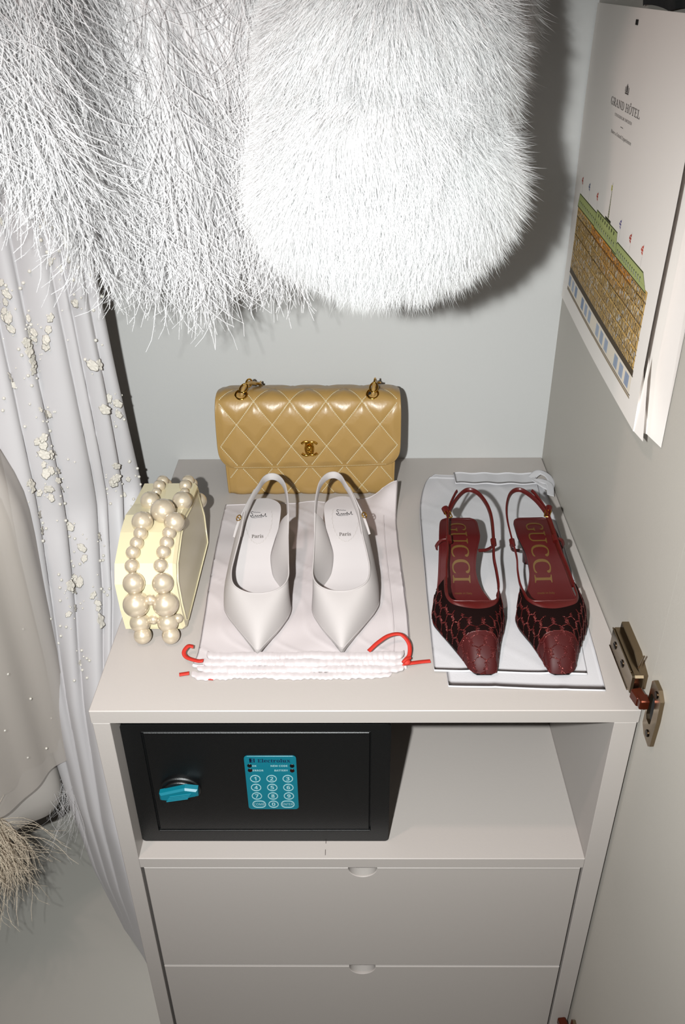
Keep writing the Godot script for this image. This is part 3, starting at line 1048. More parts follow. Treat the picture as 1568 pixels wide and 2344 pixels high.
# ------------------------------------------------------------------ tulle gown with feather trim, lower left
func make_gown() -> void:
	var g := thing("tulle_gown", "sheer beige tulle gown with feather trim hanging at the left edge", "gown")
	var c := Vector3(-0.318, 0, -0.285)
	var skirt := func(u: float, v: float) -> Vector3:
		var a := lerpf(-1.5, 2.6, u)
		var y := lerpf(0.5, -0.49, v) + 0.010 * sin(a * 2.0)
		var r := (0.108 + 0.005 * sin(a * 7.0) + 0.004 * sin(a * 3.0 + 1.0)) * (1.0 - 0.5 * smoothstep(0.06, 0.36, y))
		r -= 0.018 * pow(maxf(0.0, (v - 0.95) / 0.05), 2.0)
		return c + Vector3(cos(a) * r * 1.15, y, sin(a) * r)
	var st := begin()
	grid(st, 90, 40, skirt)
	part("underskirt", done(st), M.lining, g)
	st = begin()
	grid(st, 60, 30, func(u: float, v: float) -> Vector3:
		var a := lerpf(-0.9, 2.7, u)
		var y := lerpf(0.55, -0.350 + 0.01 * sin(a * 4.0), v)
		var r := (0.120 + 0.007 * sin(a * 6.0 + v) + 0.004 * sin(a * 17.0)) * (1.0 - 0.5 * smoothstep(0.06, 0.36, y))
		return c + Vector3(cos(a) * r * 1.18, y, sin(a) * r))
	part("tulle_layer", done(st), M.tulle, g)
	st = begin()
	grid(st, 60, 30, func(u: float, v: float) -> Vector3:
		var a := lerpf(-1.3, 1.6, u)
		var y := lerpf(0.55, -0.365 + 0.008 * sin(a * 5.0), v)
		var r := (0.135 + 0.009 * sin(a * 5.0 + 2.0) + 0.003 * sin(a * 13.0)) * (1.0 - 0.5 * smoothstep(0.06, 0.36, y))
		return c + Vector3(cos(a) * r * 1.2, y, sin(a) * r))
	part("tulle_layer", done(st), M.tulle, g)
	var bead_st := begin()
	ball(bead_st, Vector3.ZERO, Vector3.ONE * 0.0021, 12, 8)
	done(bead_st)
	var bead := bead_st.commit()
	for q in [[0.35, 0.02], [0.62, -0.05], [0.20, -0.09], [0.42, -0.14], [0.80, -0.17], [0.95, -0.03], [0.30, -0.205], [0.55, -0.23], [0.70, -0.26], [0.15, -0.27], [0.45, -0.30], [0.9, -0.25], [0.28, -0.31]]:
		var a: float = q[0] * 1.4
		share("pearl", bead, M.seed_pearl, g, Transform3D(Basis(), c + Vector3(cos(a) * 0.130 * 1.18, q[1], sin(a) * 0.130)))
	# feather trim round the front of the hem
	var trim := Node3D.new()
	trim.name = "feather_trim"
	g.add_child(trim, true)
	var kinds := []
	for k in 6: kinds.append(feather_strand(k + 20, 1.0 * [0.13, 0.16, 0.11][k % 3], 0.00062))
	var places := []
	for k in 6: places.append([])
	for i in 3200:
		var a := lerpf(1.05, 2.9, rng.randf())
		var y := -0.385 - 0.05 * rng.randf()
		var p := c + Vector3(cos(a) * 0.126, y, sin(a) * 0.112)
		var n := Vector3(cos(a), 0, sin(a))
		var dir := Vector3(0, -1, 0) + n * rng.randf_range(0.05, 0.5) + Vector3(rng.randfn(0, 0.3), rng.randfn(0, 0.15), rng.randfn(0, 0.15))
		if i % 9 == 0: dir = n + Vector3(rng.randfn(0, 0.5), rng.randf_range(-0.5, 0.6), rng.randfn(0, 0.3))
		places[i % 6].append(Transform3D(along(dir, rng.randf() * TAU, rng.randf_range(0.6, 1.1)), p))
	strands("plumes", trim, M.feather_cream, kinds, places)
	# a shorter feather trim behind, by the chest
	var places2 := []
	for k in 6: places2.append([])
	for i in 260:
		var p := Vector3(-0.172 + rng.randfn(0, 0.014), -0.43 + rng.randf_range(-0.02, 0.02), -0.285 + rng.randfn(0, 0.02))
		var dir := Vector3(rng.randfn(0, 0.25), -1, rng.randfn(0, 0.25))
		places2[i % 6].append(Transform3D(along(dir, rng.randf() * TAU, rng.randf_range(0.45, 0.75)), p))
	strands("back_plumes", trim, M.feather, kinds, places2)

# ------------------------------------------------------------------ paper bag on the right wall
func paint_line(im: Image, a: Vector2, b: Vector2, c: Color, w := 1.0) -> void:
	var n := int(a.distance_to(b)) + 1
	for i in n + 1:
		var p := a.lerp(b, float(i) / n)
		im.fill_rect(Rect2i(int(p.x), int(p.y), maxi(1, int(w)), maxi(1, int(w))), c)

func hotel_print() -> ImageTexture:
	var wd := 1280
	var hg := 1070
	var im := Image.create(wd, hg, false, Image.FORMAT_RGB8)
	im.fill(Color(0.88, 0.855, 0.835))
	var r := RandomNumberGenerator.new()
	r.seed = 4
	var X := func(u: float) -> float: return u * wd
	var Y := func(y: float) -> float: return (0.643 - y) / 0.373 * hg
	var rect := func(u0: float, y0: float, u1: float, y1: float, c: Color) -> void:
		im.fill_rect(Rect2i(int(X.call(u0)), int(Y.call(y1)), maxi(1, int(X.call(u1) - X.call(u0))), maxi(1, int(Y.call(y0) - Y.call(y1)))), c)
	# façade in ochre washes
	for i in range(0, 1090):
		var u := 0.078 + 0.848 * i / 1090.0
		for k in range(0, 60):
			var y := 0.323 + 0.082 * k / 60.0
			var c := Color(0.78, 0.645, 0.385).lerp(Color(0.66, 0.52, 0.28), r.randf() * 0.8)
			if y > 0.390 and u > 0.30 and u < 0.78: c = c.lerp(Color(0.80, 0.50, 0.13), 0.75)
			if y > 0.37 and u > 0.45 and u < 0.75: c = c.lerp(Color(0.80, 0.52, 0.16), 0.35)
			rect.call(u, y, u + 0.0009, y + 0.0015, c)
	# storeys of windows
	var storey := [0.3985, 0.3885, 0.376, 0.3635, 0.3505, 0.338, 0.3275]
	for s in storey.size():
		var n := 62
		for i in n:
			var u := 0.085 + 0.835 * i / n + r.randfn(0, 0.0008)
			var y: float = storey[s]
			var h := 0.0028 if s == 0 else 0.0048
			var c := Color(0.20, 0.17, 0.13).lerp(Color(0.52, 0.54, 0.58), r.randf())
			rect.call(u, y - h, u + 0.0052, y + h * 0.6, c)
			rect.call(u - 0.0012, y + h * 0.6, u + 0.0066, y + h * 0.6 + 0.0008, Color(0.28, 0.21, 0.12))
			if r.randf() < 0.4: rect.call(u, y - h - 0.0012, u + 0.0056, y - h, Color(0.22, 0.17, 0.10))
	for i in 1500:   # the pen's short dark strokes
		var u := 0.08 + 0.84 * r.randf()
		var y := 0.326 + 0.078 * r.randf()
		var len := r.randf_range(0.0015, 0.006)
		var dk := Color(0.24, 0.18, 0.10).lerp(Color(0.45, 0.36, 0.22), r.randf())
		if i % 3 == 0: paint_line(im, Vector2(X.call(u), Y.call(y)), Vector2(X.call(u + len * 2.2), Y.call(y + r.randfn(0, 0.0006))), dk, 2)
		else: paint_line(im, Vector2(X.call(u), Y.call(y)), Vector2(X.call(u + r.randfn(0, 0.0008)), Y.call(y - len)), dk, 2)
	for i in 260:
		var u := 0.08 + 0.84 * r.randf()
		var y := 0.328 + 0.072 * r.randf()
		rect.call(u, y, u + 0.005, y + 0.0035, Color(0.66, 0.68, 0.72).lerp(Color(0.80, 0.77, 0.70), r.randf()))
	for y in [0.3935, 0.3925, 0.3820, 0.3700, 0.3690, 0.3570, 0.3445, 0.3330]:
		paint_line(im, Vector2(X.call(0.078), Y.call(y)), Vector2(X.call(0.927), Y.call(y + 0.001)), Color(0.25, 0.18, 0.09), 2)
	for i in 20:
		var u := 0.30 + 0.018 * i
		paint_line(im, Vector2(X.call(u), Y.call(0.386)), Vector2(X.call(u), Y.call(0.326)), Color(0.42, 0.31, 0.15), 1)
	# dark canopy and ground floor
	rect.call(0.078, 0.316, 0.93, 0.3235, Color(0.26, 0.21, 0.14))
	rect.call(0.078, 0.2945, 0.925, 0.316, Color(0.84, 0.80, 0.74))
	for i in 15:
		var u := 0.085 + 0.056 * i
		if i % 4 == 3: continue
		rect.call(u, 0.2985, u + 0.036, 0.313, Color(0.47, 0.53, 0.63).lerp(Color(0.66, 0.69, 0.74), r.randf()))
		rect.call(u + 0.0175, 0.2985, u + 0.0185, 0.313, Color(0.3, 0.3, 0.3))
	for y in [0.3165, 0.2955, 0.2925]:
		paint_line(im, Vector2(X.call(0.076), Y.call(y)), Vector2(X.call(0.93), Y.call(y + 0.001)), Color(0.24, 0.19, 0.14), 3)
	rect.call(0.076, 0.2920, 0.93, 0.2945, Color(0.55, 0.49, 0.40))
	# green roofs
	var roof := func(u0: float, u1: float, y0: float, y1: float, slant: float) -> void:
		for k in 40:
			var t := k / 40.0
			rect.call(u0 + slant * t, lerpf(y0, y1, t), u1 - slant * t, lerpf(y0, y1, t) + 0.0007, Color(0.66, 0.69, 0.45).lerp(Color(0.56, 0.60, 0.38), r.randf() * 0.7))
		var dk := Color(0.13, 0.14, 0.09)
		paint_line(im, Vector2(X.call(u0 + slant), Y.call(y1)), Vector2(X.call(u1 - slant), Y.call(y1)), dk, 3)
		paint_line(im, Vector2(X.call(u0), Y.call(y0)), Vector2(X.call(u1), Y.call(y0)), dk, 3)
		paint_line(im, Vector2(X.call(u1), Y.call(y0)), Vector2(X.call(u1 - slant), Y.call(y1)), dk, 2)
		paint_line(im, Vector2(X.call(u0), Y.call(y0)), Vector2(X.call(u0 + slant), Y.call(y1)), dk, 2)
		var n := int((u1 - u0) / 0.026)
		for i in n:
			var u: float = u0 + slant + 0.010 + (u1 - u0 - 2 * slant - 0.01) * i / n
			rect.call(u, y0 + 0.003, u + 0.007, y0 + 0.0085, Color(0.20, 0.22, 0.15))
			rect.call(u + 0.0015, y0 + 0.0035, u + 0.0055, y0 + 0.007, Color(0.62, 0.65, 0.62))
	roof.call(0.070, 0.360, 0.4055, 0.4225, 0.015)
	roof.call(0.560, 0.910, 0.4025, 0.4175, 0.045)
	roof.call(0.322, 0.605, 0.4045, 0.4265, 0.016)
	for i in 8:
		rect.call(0.362 + 0.027 * i, 0.4195, 0.370 + 0.027 * i, 0.4235, Color(0.12, 0.13, 0.1))
	# spire and flags
	for k in 46:
		var t := k / 46.0
		var w := 0.0065 * (1.0 - t) + 0.0012
		rect.call(0.473 - w, 0.4265 + 0.043 * t, 0.473 + w, 0.4275 + 0.043 * t, Color(0.16, 0.17, 0.10) if k % 3 else Color(0.62, 0.63, 0.40))
	rect.call(0.440, 0.4265, 0.506, 0.4295, Color(0.16, 0.17, 0.11))
	rect.call(0.462, 0.460, 0.472, 0.466, Color(0.70, 0.68, 0.30))
	var tops := [0.4445, 0.4455, 0.4445, 0.4415, 0.4385, 0.4395]
	var fu := [0.108, 0.211, 0.326, 0.612, 0.722, 0.834]
	for i in 6:
		paint_line(im, Vector2(X.call(fu[i]), Y.call(tops[i] + 0.002)), Vector2(X.call(fu[i]), Y.call(0.418)), Color(0.42, 0.40, 0.38), 1)
		for k in 12:
			var fc: Color = [Color(0.62, 0.23, 0.18), Color(0.30, 0.33, 0.45), Color(0.68, 0.25, 0.18), Color(0.35, 0.33, 0.52), Color(0.64, 0.25, 0.20), Color(0.72, 0.28, 0.22)][i]
			rect.call(fu[i] - 0.018 * sin(k / 12.0 * PI), tops[i] - 0.010 + k * 0.0008, fu[i] + 0.001, tops[i] - 0.0085 + k * 0.0008, fc if k % 4 else Color(0.82, 0.78, 0.75))
	return ImageTexture.create_from_image(im)

func make_paper_bag() -> void:
	var b := thing("paper_bag", "white paper laundry bag printed with a yellow hotel, hanging on the right wall", "paper bag")
	var front := func(u: float, v: float) -> Vector3:
		var w := sin(PI * u) * 0.0015 + 0.0012 * sin(v * 6.0 + u * 3.0)
		return Vector3(0.5975 - 0.0175 * u - w, lerpf(0.645, 0.2715, v), -0.5735 + 0.4465 * u)
	var m: StandardMaterial3D = M.paper.duplicate()
	var wh := KEEP * 1.75
	m.albedo_color = Color(wh, wh, wh).linear_to_srgb()
	m.albedo_texture = hotel_print()
	var st := begin()
	grid(st, 40, 30, front)
	part("front_panel", done(st), m, b)
	st = begin()
	grid(st, 30, 20, func(u: float, v: float) -> Vector3:
		return Vector3(0.5990 - 0.0010 * sin(PI * v), lerpf(0.640, 0.2690, v), -0.5735 + 0.4465 * u + 0.033 * u * smoothstep(-0.3, 0.2, v)))
	part("back_panel", done(st), M.paper, b)
	# gusset: folds in between the two panels along the near edge
	st = begin()
	var fold := func(v: float, k: int) -> Vector3:
		var f: Vector3 = front.call(1.0, v)
		var bk := Vector3(0.5988, lerpf(0.640, 0.2690, v), -0.5735 + 0.4795)
		if k == 0: return f
		if k == 2: return bk
		return f.lerp(bk, 0.62) + Vector3(0.001, 0, -0.062 + 0.045 * smoothstep(0.82, 1.0, v))
	for k in 2:
		grid(st, 1, 30, func(u: float, v: float) -> Vector3: return (fold.call(v, k) as Vector3).lerp(fold.call(v, k + 1), u), false, k + 1)
	part("gusset", done(st), M.paper, b)
	# the folded bottom flap that stands open at the near corner
	st = begin()
	grid(st, 4, 12, func(u: float, v: float) -> Vector3:
		var top := Vector3(0.583, 0.352, -0.130)
		var a := Vector3(0.5802, 0.2712, -0.1275)
		var c := Vector3(0.5835, 0.2706, -0.105)
		return top.lerp(a.lerp(c, u), v))
	part("bottom_flap", done(st), M.paper, b)
	# print: crown, name and two small lines
	var put := func(cu: float, cy: float) -> Callable:
		return func(p: Vector2) -> Vector3:
			var q: Vector3 = front.call(cu + p.x / 0.4465, (0.645 - cy - p.y) / 0.3735)
			return q + Vector3(-0.0004, 0, 0)
	st = begin()
	letters(st, "GRAND HÔTEL", "Droid Serif", false, 0.131, 0.0108, put.call(0.489, 0.5525))
	var pc: Callable = put.call(0.493, 0.569)
	for q in [[-0.0075, -0.005, 0.0075, -0.0035], [-0.008, -0.003, -0.006, 0.002], [-0.0035, -0.003, -0.0017, 0.0035], [0.0017, -0.003, 0.0035, 0.0035], [0.006, -0.003, 0.008, 0.002], [-0.0009, -0.003, 0.0009, 0.0052], [-0.007, -0.003, 0.007, -0.0024]]:
		quad(st, pc.call(Vector2(q[0], q[1])), pc.call(Vector2(q[0], q[3])), pc.call(Vector2(q[2], q[3])), pc.call(Vector2(q[2], q[1])))
	letters(st, "STOCKHOLM SWEDEN", "Droid Serif", false, 0.078, 0.0030, put.call(0.488, 0.5395))
	letters(st, "—", "Droid Serif", false, 0.012, 0.0006, put.call(0.488, 0.5305))
	letters(st, "Have a Grand Experience", "Droid Serif", false, 0.094, 0.0050, put.call(0.488, 0.5205))
	part("lettering", done(st), M.grey_ink, b)
	st = begin()
	var hc: Callable = put.call(0.5, 0.632)
	var o := Transform3D(Basis(), hc.call(Vector2.ZERO))
	box(st, Vector3(-0.0006, -0.0026, -0.0042), Vector3(0.0004, 0.0026, 0.0042), 0.0004, o)
	part("hanging_hole", done(st), M.hook, b)
	# dark things hanging above the bag
	var g := thing("dark_garment", "dark grey garment in the top right corner above the paper bag", "garment")
	st = begin()
	grid(st, 30, 16, func(u: float, v: float) -> Vector3:
		return Vector3(0.592 - 0.008 * sin(PI * v) - 0.003 * sin(u * 26.0), lerpf(0.80, 0.6462 + 0.002 * sin(u * 20.0), v), -0.36 + 0.36 * u))
	part("cloth", done(st), M.cloth_dark, g)
	for q in [[0.31, 0.022], [0.62, 0.03]]:
		st = begin()
		grid(st, 6, 6, func(u: float, v: float) -> Vector3:
			return Vector3(0.582 - 0.003 * sin(PI * u), lerpf(0.71, 0.655, v), -0.36 + 0.36 * (q[0] + q[1] * 2.0 * u) + 0.006 * v))
		part("grey_patch", done(st), M.cloth_grey, g)

# ------------------------------------------------------------------ the tan quilted handbag
const QX := 0.2235
const QY := 0.0505

func quilt(x: float, y: float) -> float:   # how far a point of the leather swells between the stitched lines, 0 to 1
	var a := (x - QX) / 0.0525
	var b := (y - QY) / 0.069
	var u := absf(a + b - roundf(a + b))
	var v := absf(a - b - roundf(a - b))
	return sqrt(minf(1.0, minf(u, v) * 4.0))

func path_at(p: Array, a: float) -> Array:   # a point and its outward normal at arc length a of a [z, y] profile
	var i := 0
	while i < p.size() - 2:
		var l: float = (p[i + 1] as Vector2).distance_to(p[i])
		if a <= l: break
		a -= l
		i += 1
	var p0: Vector2 = p[i]
	var p1: Vector2 = p[i + 1]
	var d := (p1 - p0).normalized()
	var q := p0 + d * a
	return [q, d]

func smooth_profile(pts: Array) -> Array:
	var v := []
	for p in pts: v.append(Vector3(p.x, p.y, 0))
	var o := []
	for p in spline(v, 10): o.append(Vector2(p.x, p.y))
	return o

func make_tan_bag() -> void:
	var b := thing("flap_handbag", "tan quilted leather flap handbag with gold clasp leaning at the back wall", "handbag")
	var outline := smooth_profile([Vector2(-0.468, 0.0005), Vector2(-0.4625, 0.006), Vector2(-0.4625, 0.05), Vector2(-0.4635, 0.10), Vector2(-0.467, 0.136), Vector2(-0.478, 0.150), Vector2(-0.496, 0.154), Vector2(-0.530, 0.143), Vector2(-0.550, 0.130), Vector2(-0.560, 0.09), Vector2(-0.560, 0.006), Vector2(-0.554, 0.0005)])
	var L := 0.0
	for i in outline.size() - 1: L += (outline[i + 1] as Vector2).distance_to(outline[i])
	var xl := func(y: float) -> float: return lerpf(0.0975, 0.0945, y / 0.16)
	var xr := func(y: float) -> float: return lerpf(0.3505, 0.3535, y / 0.16)
	var st := begin()
	grid(st, 90, 150, func(u: float, v: float) -> Vector3:
		var r := path_at(outline, u * L)
		var q: Vector2 = r[0]
		var n := Vector2((r[1] as Vector2).y, -(r[1] as Vector2).x)
		var x := lerpf(xl.call(q.y), xr.call(q.y), v)
		var e := minf(v, 1.0 - v)
		var rnd := 0.004 * (1.0 - sqrt(maxf(0.0, 1.0 - pow(maxf(0.0, 1.0 - e / 0.02), 2.0))))
		var puff := 0.0028 * quilt(x, q.y) * minf(1.0, e * 18.0) if q.x > -0.475 else 0.0
		q += n * (puff - rnd)
		return Vector3(x, q.y, q.x))
	# sides, sunk in a little as a gusset
	for s in 2:
		grid(st, 90, 6, func(u: float, v: float) -> Vector3:
			var q: Vector2 = path_at(outline, u * L)[0]
			var c := Vector2(-0.512, 0.08)
			var e := q
			q = q.lerp(c, 0.045 + v * 0.95)
			var sink := 0.010 * smoothstep(0.0, 0.9, v)
			var x: float = xl.call(e.y) + sink if s == 0 else xr.call(e.y) - sink
			return Vector3(x, q.y, q.x))
	part("bag_body", done(st), M.tan, b)
	st = begin()
	for s in 2:
		var pp := PackedVector3Array()
		for i in 61:
			var q: Vector2 = path_at(outline, L * 0.43 * i / 60.0)[0]
			pp.append(Vector3((xl.call(q.y) + 0.0012) if s == 0 else (xr.call(q.y) - 0.0012), q.y, q.x - 0.0015))
		tube(st, pp, 0.0018, 8)
	part("piping", done(st), M.tan, b)
	# flap
	var fp := smooth_profile([Vector2(-0.4588, 0.0505), Vector2(-0.4585, 0.08), Vector2(-0.4590, 0.11), Vector2(-0.4612, 0.136), Vector2(-0.4670, 0.1500), Vector2(-0.4760, 0.1575), Vector2(-0.492, 0.1590), Vector2(-0.524, 0.1500), Vector2(-0.548, 0.140), Vector2(-0.562, 0.125)])
	var FL := 0.0
	for i in fp.size() - 1: FL += (fp[i + 1] as Vector2).distance_to(fp[i])
	var fedge := func(a: float) -> Array:
		var y: float = minf(a + 0.0505, 0.18)
		var l := table([[0.05, 0.0925], [0.085, 0.0885], [0.13, 0.0890], [0.18, 0.0905], [0.3, 0.0915]], y)
		var r := table([[0.05, 0.3545], [0.085, 0.3580], [0.13, 0.3578], [0.18, 0.3565], [0.3, 0.3555]], y)
		var cr := 0.022
		var c := 0.0 if a >= cr else cr - sqrt(maxf(0.0, cr * cr - (cr - a) * (cr - a)))
		return [l + c * 0.9, r - c * 0.75]
	var sag := func(x: float) -> float: return 0.0025 * sin(PI * clampf((x - 0.09) / 0.27, 0, 1)) - 0.004 * (x - 0.2235) / 0.13
	var flap_pt := func(u: float, v: float, lift: float) -> Vector3:
		var a: float = pow(u, 1.15) * FL
		var r := path_at(fp, a)
		var q: Vector2 = r[0]
		var n := Vector2((r[1] as Vector2).y, -(r[1] as Vector2).x)
		var e: Array = fedge.call(a)
		var x := lerpf(e[0], e[1], v)
		var edge: float = minf(minf(v, 1.0 - v) * 0.26, a)
		var qy := a + 0.0505
		var puff := 0.0030 * quilt(x, qy) * clampf(edge / 0.010, 0.0, 1.0) * (1.0 if qy < 0.23 else 0.0)
		var droop: float = sag.call(x) * maxf(0.0, 1.0 - a / 0.05)
		q += n * (puff + lift)
		return Vector3(x, q.y - droop * 0.7, q.x)
	var fl := Node3D.new()
	fl.name = "flap"
	b.add_child(fl, true)
	st = begin()
	grid(st, 110, 150, func(u: float, v: float) -> Vector3: return flap_pt.call(u, v, 0.0))
	grid(st, 60, 20, func(u: float, v: float) -> Vector3: return flap_pt.call(u, v, -0.0032), true)
	part("flap_leather", done(st), M.tan, fl)
	st = begin()
	var rim := PackedVector3Array()
	for i in 41: rim.append(flap_pt.call(0.75 * (1.0 - i / 40.0), 0.0, -0.0014))
	for i in range(1, 60): rim.append(flap_pt.call(0.0, i / 60.0, -0.0014))
	for i in 41: rim.append(flap_pt.call(0.75 * i / 40.0, 1.0, -0.0014))
	tube(st, rim, 0.0016, 8)
	part("flap_edge", done(st), M.tan, fl)
	# stitches
	var dash := func(s2: SurfaceTool, p0: Vector3, p1: Vector3, r: float) -> void:
		tube(s2, PackedVector3Array([p0.lerp(p1, 0.08), p0.lerp(p1, 0.5) + Vector3(0, 0.0001, 0.00025), p0.lerp(p1, 0.92)]), r, 5)
	st = begin()
	var on_flap := func(x: float, qy: float) -> Variant:
		var a := qy - 0.0505
		if a < 0.003 or a > FL * 0.62: return null
		var e: Array = fedge.call(a)
		if x < e[0] + 0.003 or x > e[1] - 0.003: return null
		return flap_pt.call(pow(a / FL, 1.0 / 1.15), (x - e[0]) / (e[1] - e[0]), 0.0004)
	var on_body := func(x: float, qy: float) -> Variant:
		if qy > 0.049 or qy < 0.003 or x < 0.101 or x > 0.348: return null
		var y := qy
		return Vector3(x, y, -0.4625 + 0.0008)
	for which in 2:
		var f: Callable = on_flap if which == 0 else on_body
		for fam in [-1.0, 1.0]:
			for k in range(-9, 10):
				var n := 130
				for i in n:
					var t0 := -0.06 + 0.30 * i / n
					var t1 := t0 + 0.30 / n * 0.72
					# the line a + fam * b = k, followed in b
					var p0: Variant = f.call(QX + 0.0525 * (k - fam * t0 / 0.069), QY + t0)
					var p1: Variant = f.call(QX + 0.0525 * (k - fam * t1 / 0.069), QY + t1)
					if p0 != null and p1 != null: dash.call(st, p0, p1, 0.00085)
	var so := part("quilting_stitches", done(st), M.thread, b)
	so.set_meta("kind", "stuff")
	st = begin()
	for i in 95:
		dash.call(st, flap_pt.call(0.012, (i + 2.0) / 99.0, 0.0004), flap_pt.call(0.012, (i + 2.65) / 99.0, 0.0004), 0.00035)
	so = part("edge_stitches", done(st), M.thread, b)
	so.set_meta("kind", "stuff")
	# clasp: two interlocked open rings and a turning lock
	var cl := Node3D.new()
	cl.name = "clasp"
	b.add_child(cl, true)
	var cc := Vector3(0.2242, 0.0828, -0.4535)
	for s in [-1.0, 1.0]:
		var pts := PackedVector3Array()
		for i in 37:
			var a := lerpf(0.78, TAU - 0.78, i / 36.0)
			pts.append(cc + Vector3(s * (cos(a) * 0.0098 + 0.0043), sin(a) * 0.0112, 0.0006 * s * sin(a)))
		st = begin()
		sweep(st, pts, [Vector3.BACK], PackedVector2Array([Vector2(0.0017, -0.0010), Vector2(0.0017, 0.0005), Vector2(0.0011, 0.0014), Vector2(-0.0011, 0.0014), Vector2(-0.0017, 0.0005), Vector2(-0.0017, -0.0010)]))
		part("clasp_ring", done(st), M.gold, cl)
	st = begin()
	ball(st, cc + Vector3(0, 0, 0.0016), Vector3(0.0046, 0.0068, 0.0042), 24, 14)
	for i in 5:
		ball(st, cc + Vector3(0.0022 * cos(i * 1.26), 0.0035 * sin(i * 1.26), 0.0050), Vector3(0.0013, 0.0013, 0.0012), 10, 6)
	part("turn_lock", done(st), M.gold, cl)
	st = begin()
	box(st, cc + Vector3(-0.0062, -0.009, -0.0035), cc + Vector3(0.0062, 0.009, -0.0005), 0.001)
	part("lock_plate", done(st), M.gold, cl)
	# eyelets with the leather-laced chain
	for s in 2:
		var ec := Vector3(0.1262 if s == 0 else 0.3178, 0.1590, -0.4765)
		var fr := Basis(Vector3.RIGHT, -1.02)   # z axis out of the leather: up and to the front
		var ey := Node3D.new()
		ey.name = "eyelet"
		b.add_child(ey, true)
		st = begin()
		var pts := PackedVector3Array()
		for i in 28: pts.append(ec + fr * Vector3(cos(TAU * i / 28.0) * 0.0082, sin(TAU * i / 28.0) * 0.0082, 0.0008))
		sweep(st, pts, [fr * Vector3.BACK], circle2(0.0019, 8), true)
		part("eyelet_ring", done(st), M.gold, ey)
		st = begin()
		prism(st, oval(0, 0, 0.0075, 0.0075, 24), -0.001, 0.0006, 0, true, Transform3D(fr, ec))
		part("eyelet_hole", done(st), M.black_hole, ey)
		var ch := Node3D.new()
		ch.name = "strap_chain"
		b.add_child(ch, true)
		var sx := 1.0 if s == 0 else 0.35
		var way := spline([ec + Vector3(0.000, -0.004, 0.001), ec + Vector3(0.002 * sx, 0.004, 0.004), ec + Vector3(0.005 * sx, 0.011, -0.004), ec + Vector3(0.011 * sx, 0.012, -0.017), ec + Vector3(0.019 * sx, 0.003, -0.036), ec + Vector3(0.022 * sx, -0.010, -0.062), ec + Vector3(0.022 * sx, -0.030, -0.084)], 8)
		st = begin()
		tube(st, way, 0.0030, 8)
		part("lace", done(st), M.tan, ch)
		for k in 4:
			var lp := spot_on(way, 0.30 + 0.19 * k)
			var ld := (spot_on(way, 0.34 + 0.19 * k) - spot_on(way, 0.26 + 0.19 * k)).normalized()
			var sd := ld.cross(Vector3.UP).normalized() if k % 2 == 0 else ld.cross(Vector3.RIGHT).normalized()
			var lk := PackedVector3Array()
			for i in 22: lk.append(lp + ld * cos(TAU * i / 22.0) * 0.0082 + sd * sin(TAU * i / 22.0) * 0.0056)
			st = begin()
			sweep(st, lk, [ld.cross(sd)], circle2(0.0014, 7), true)
			part("chain_link", done(st), M.gold, ch)

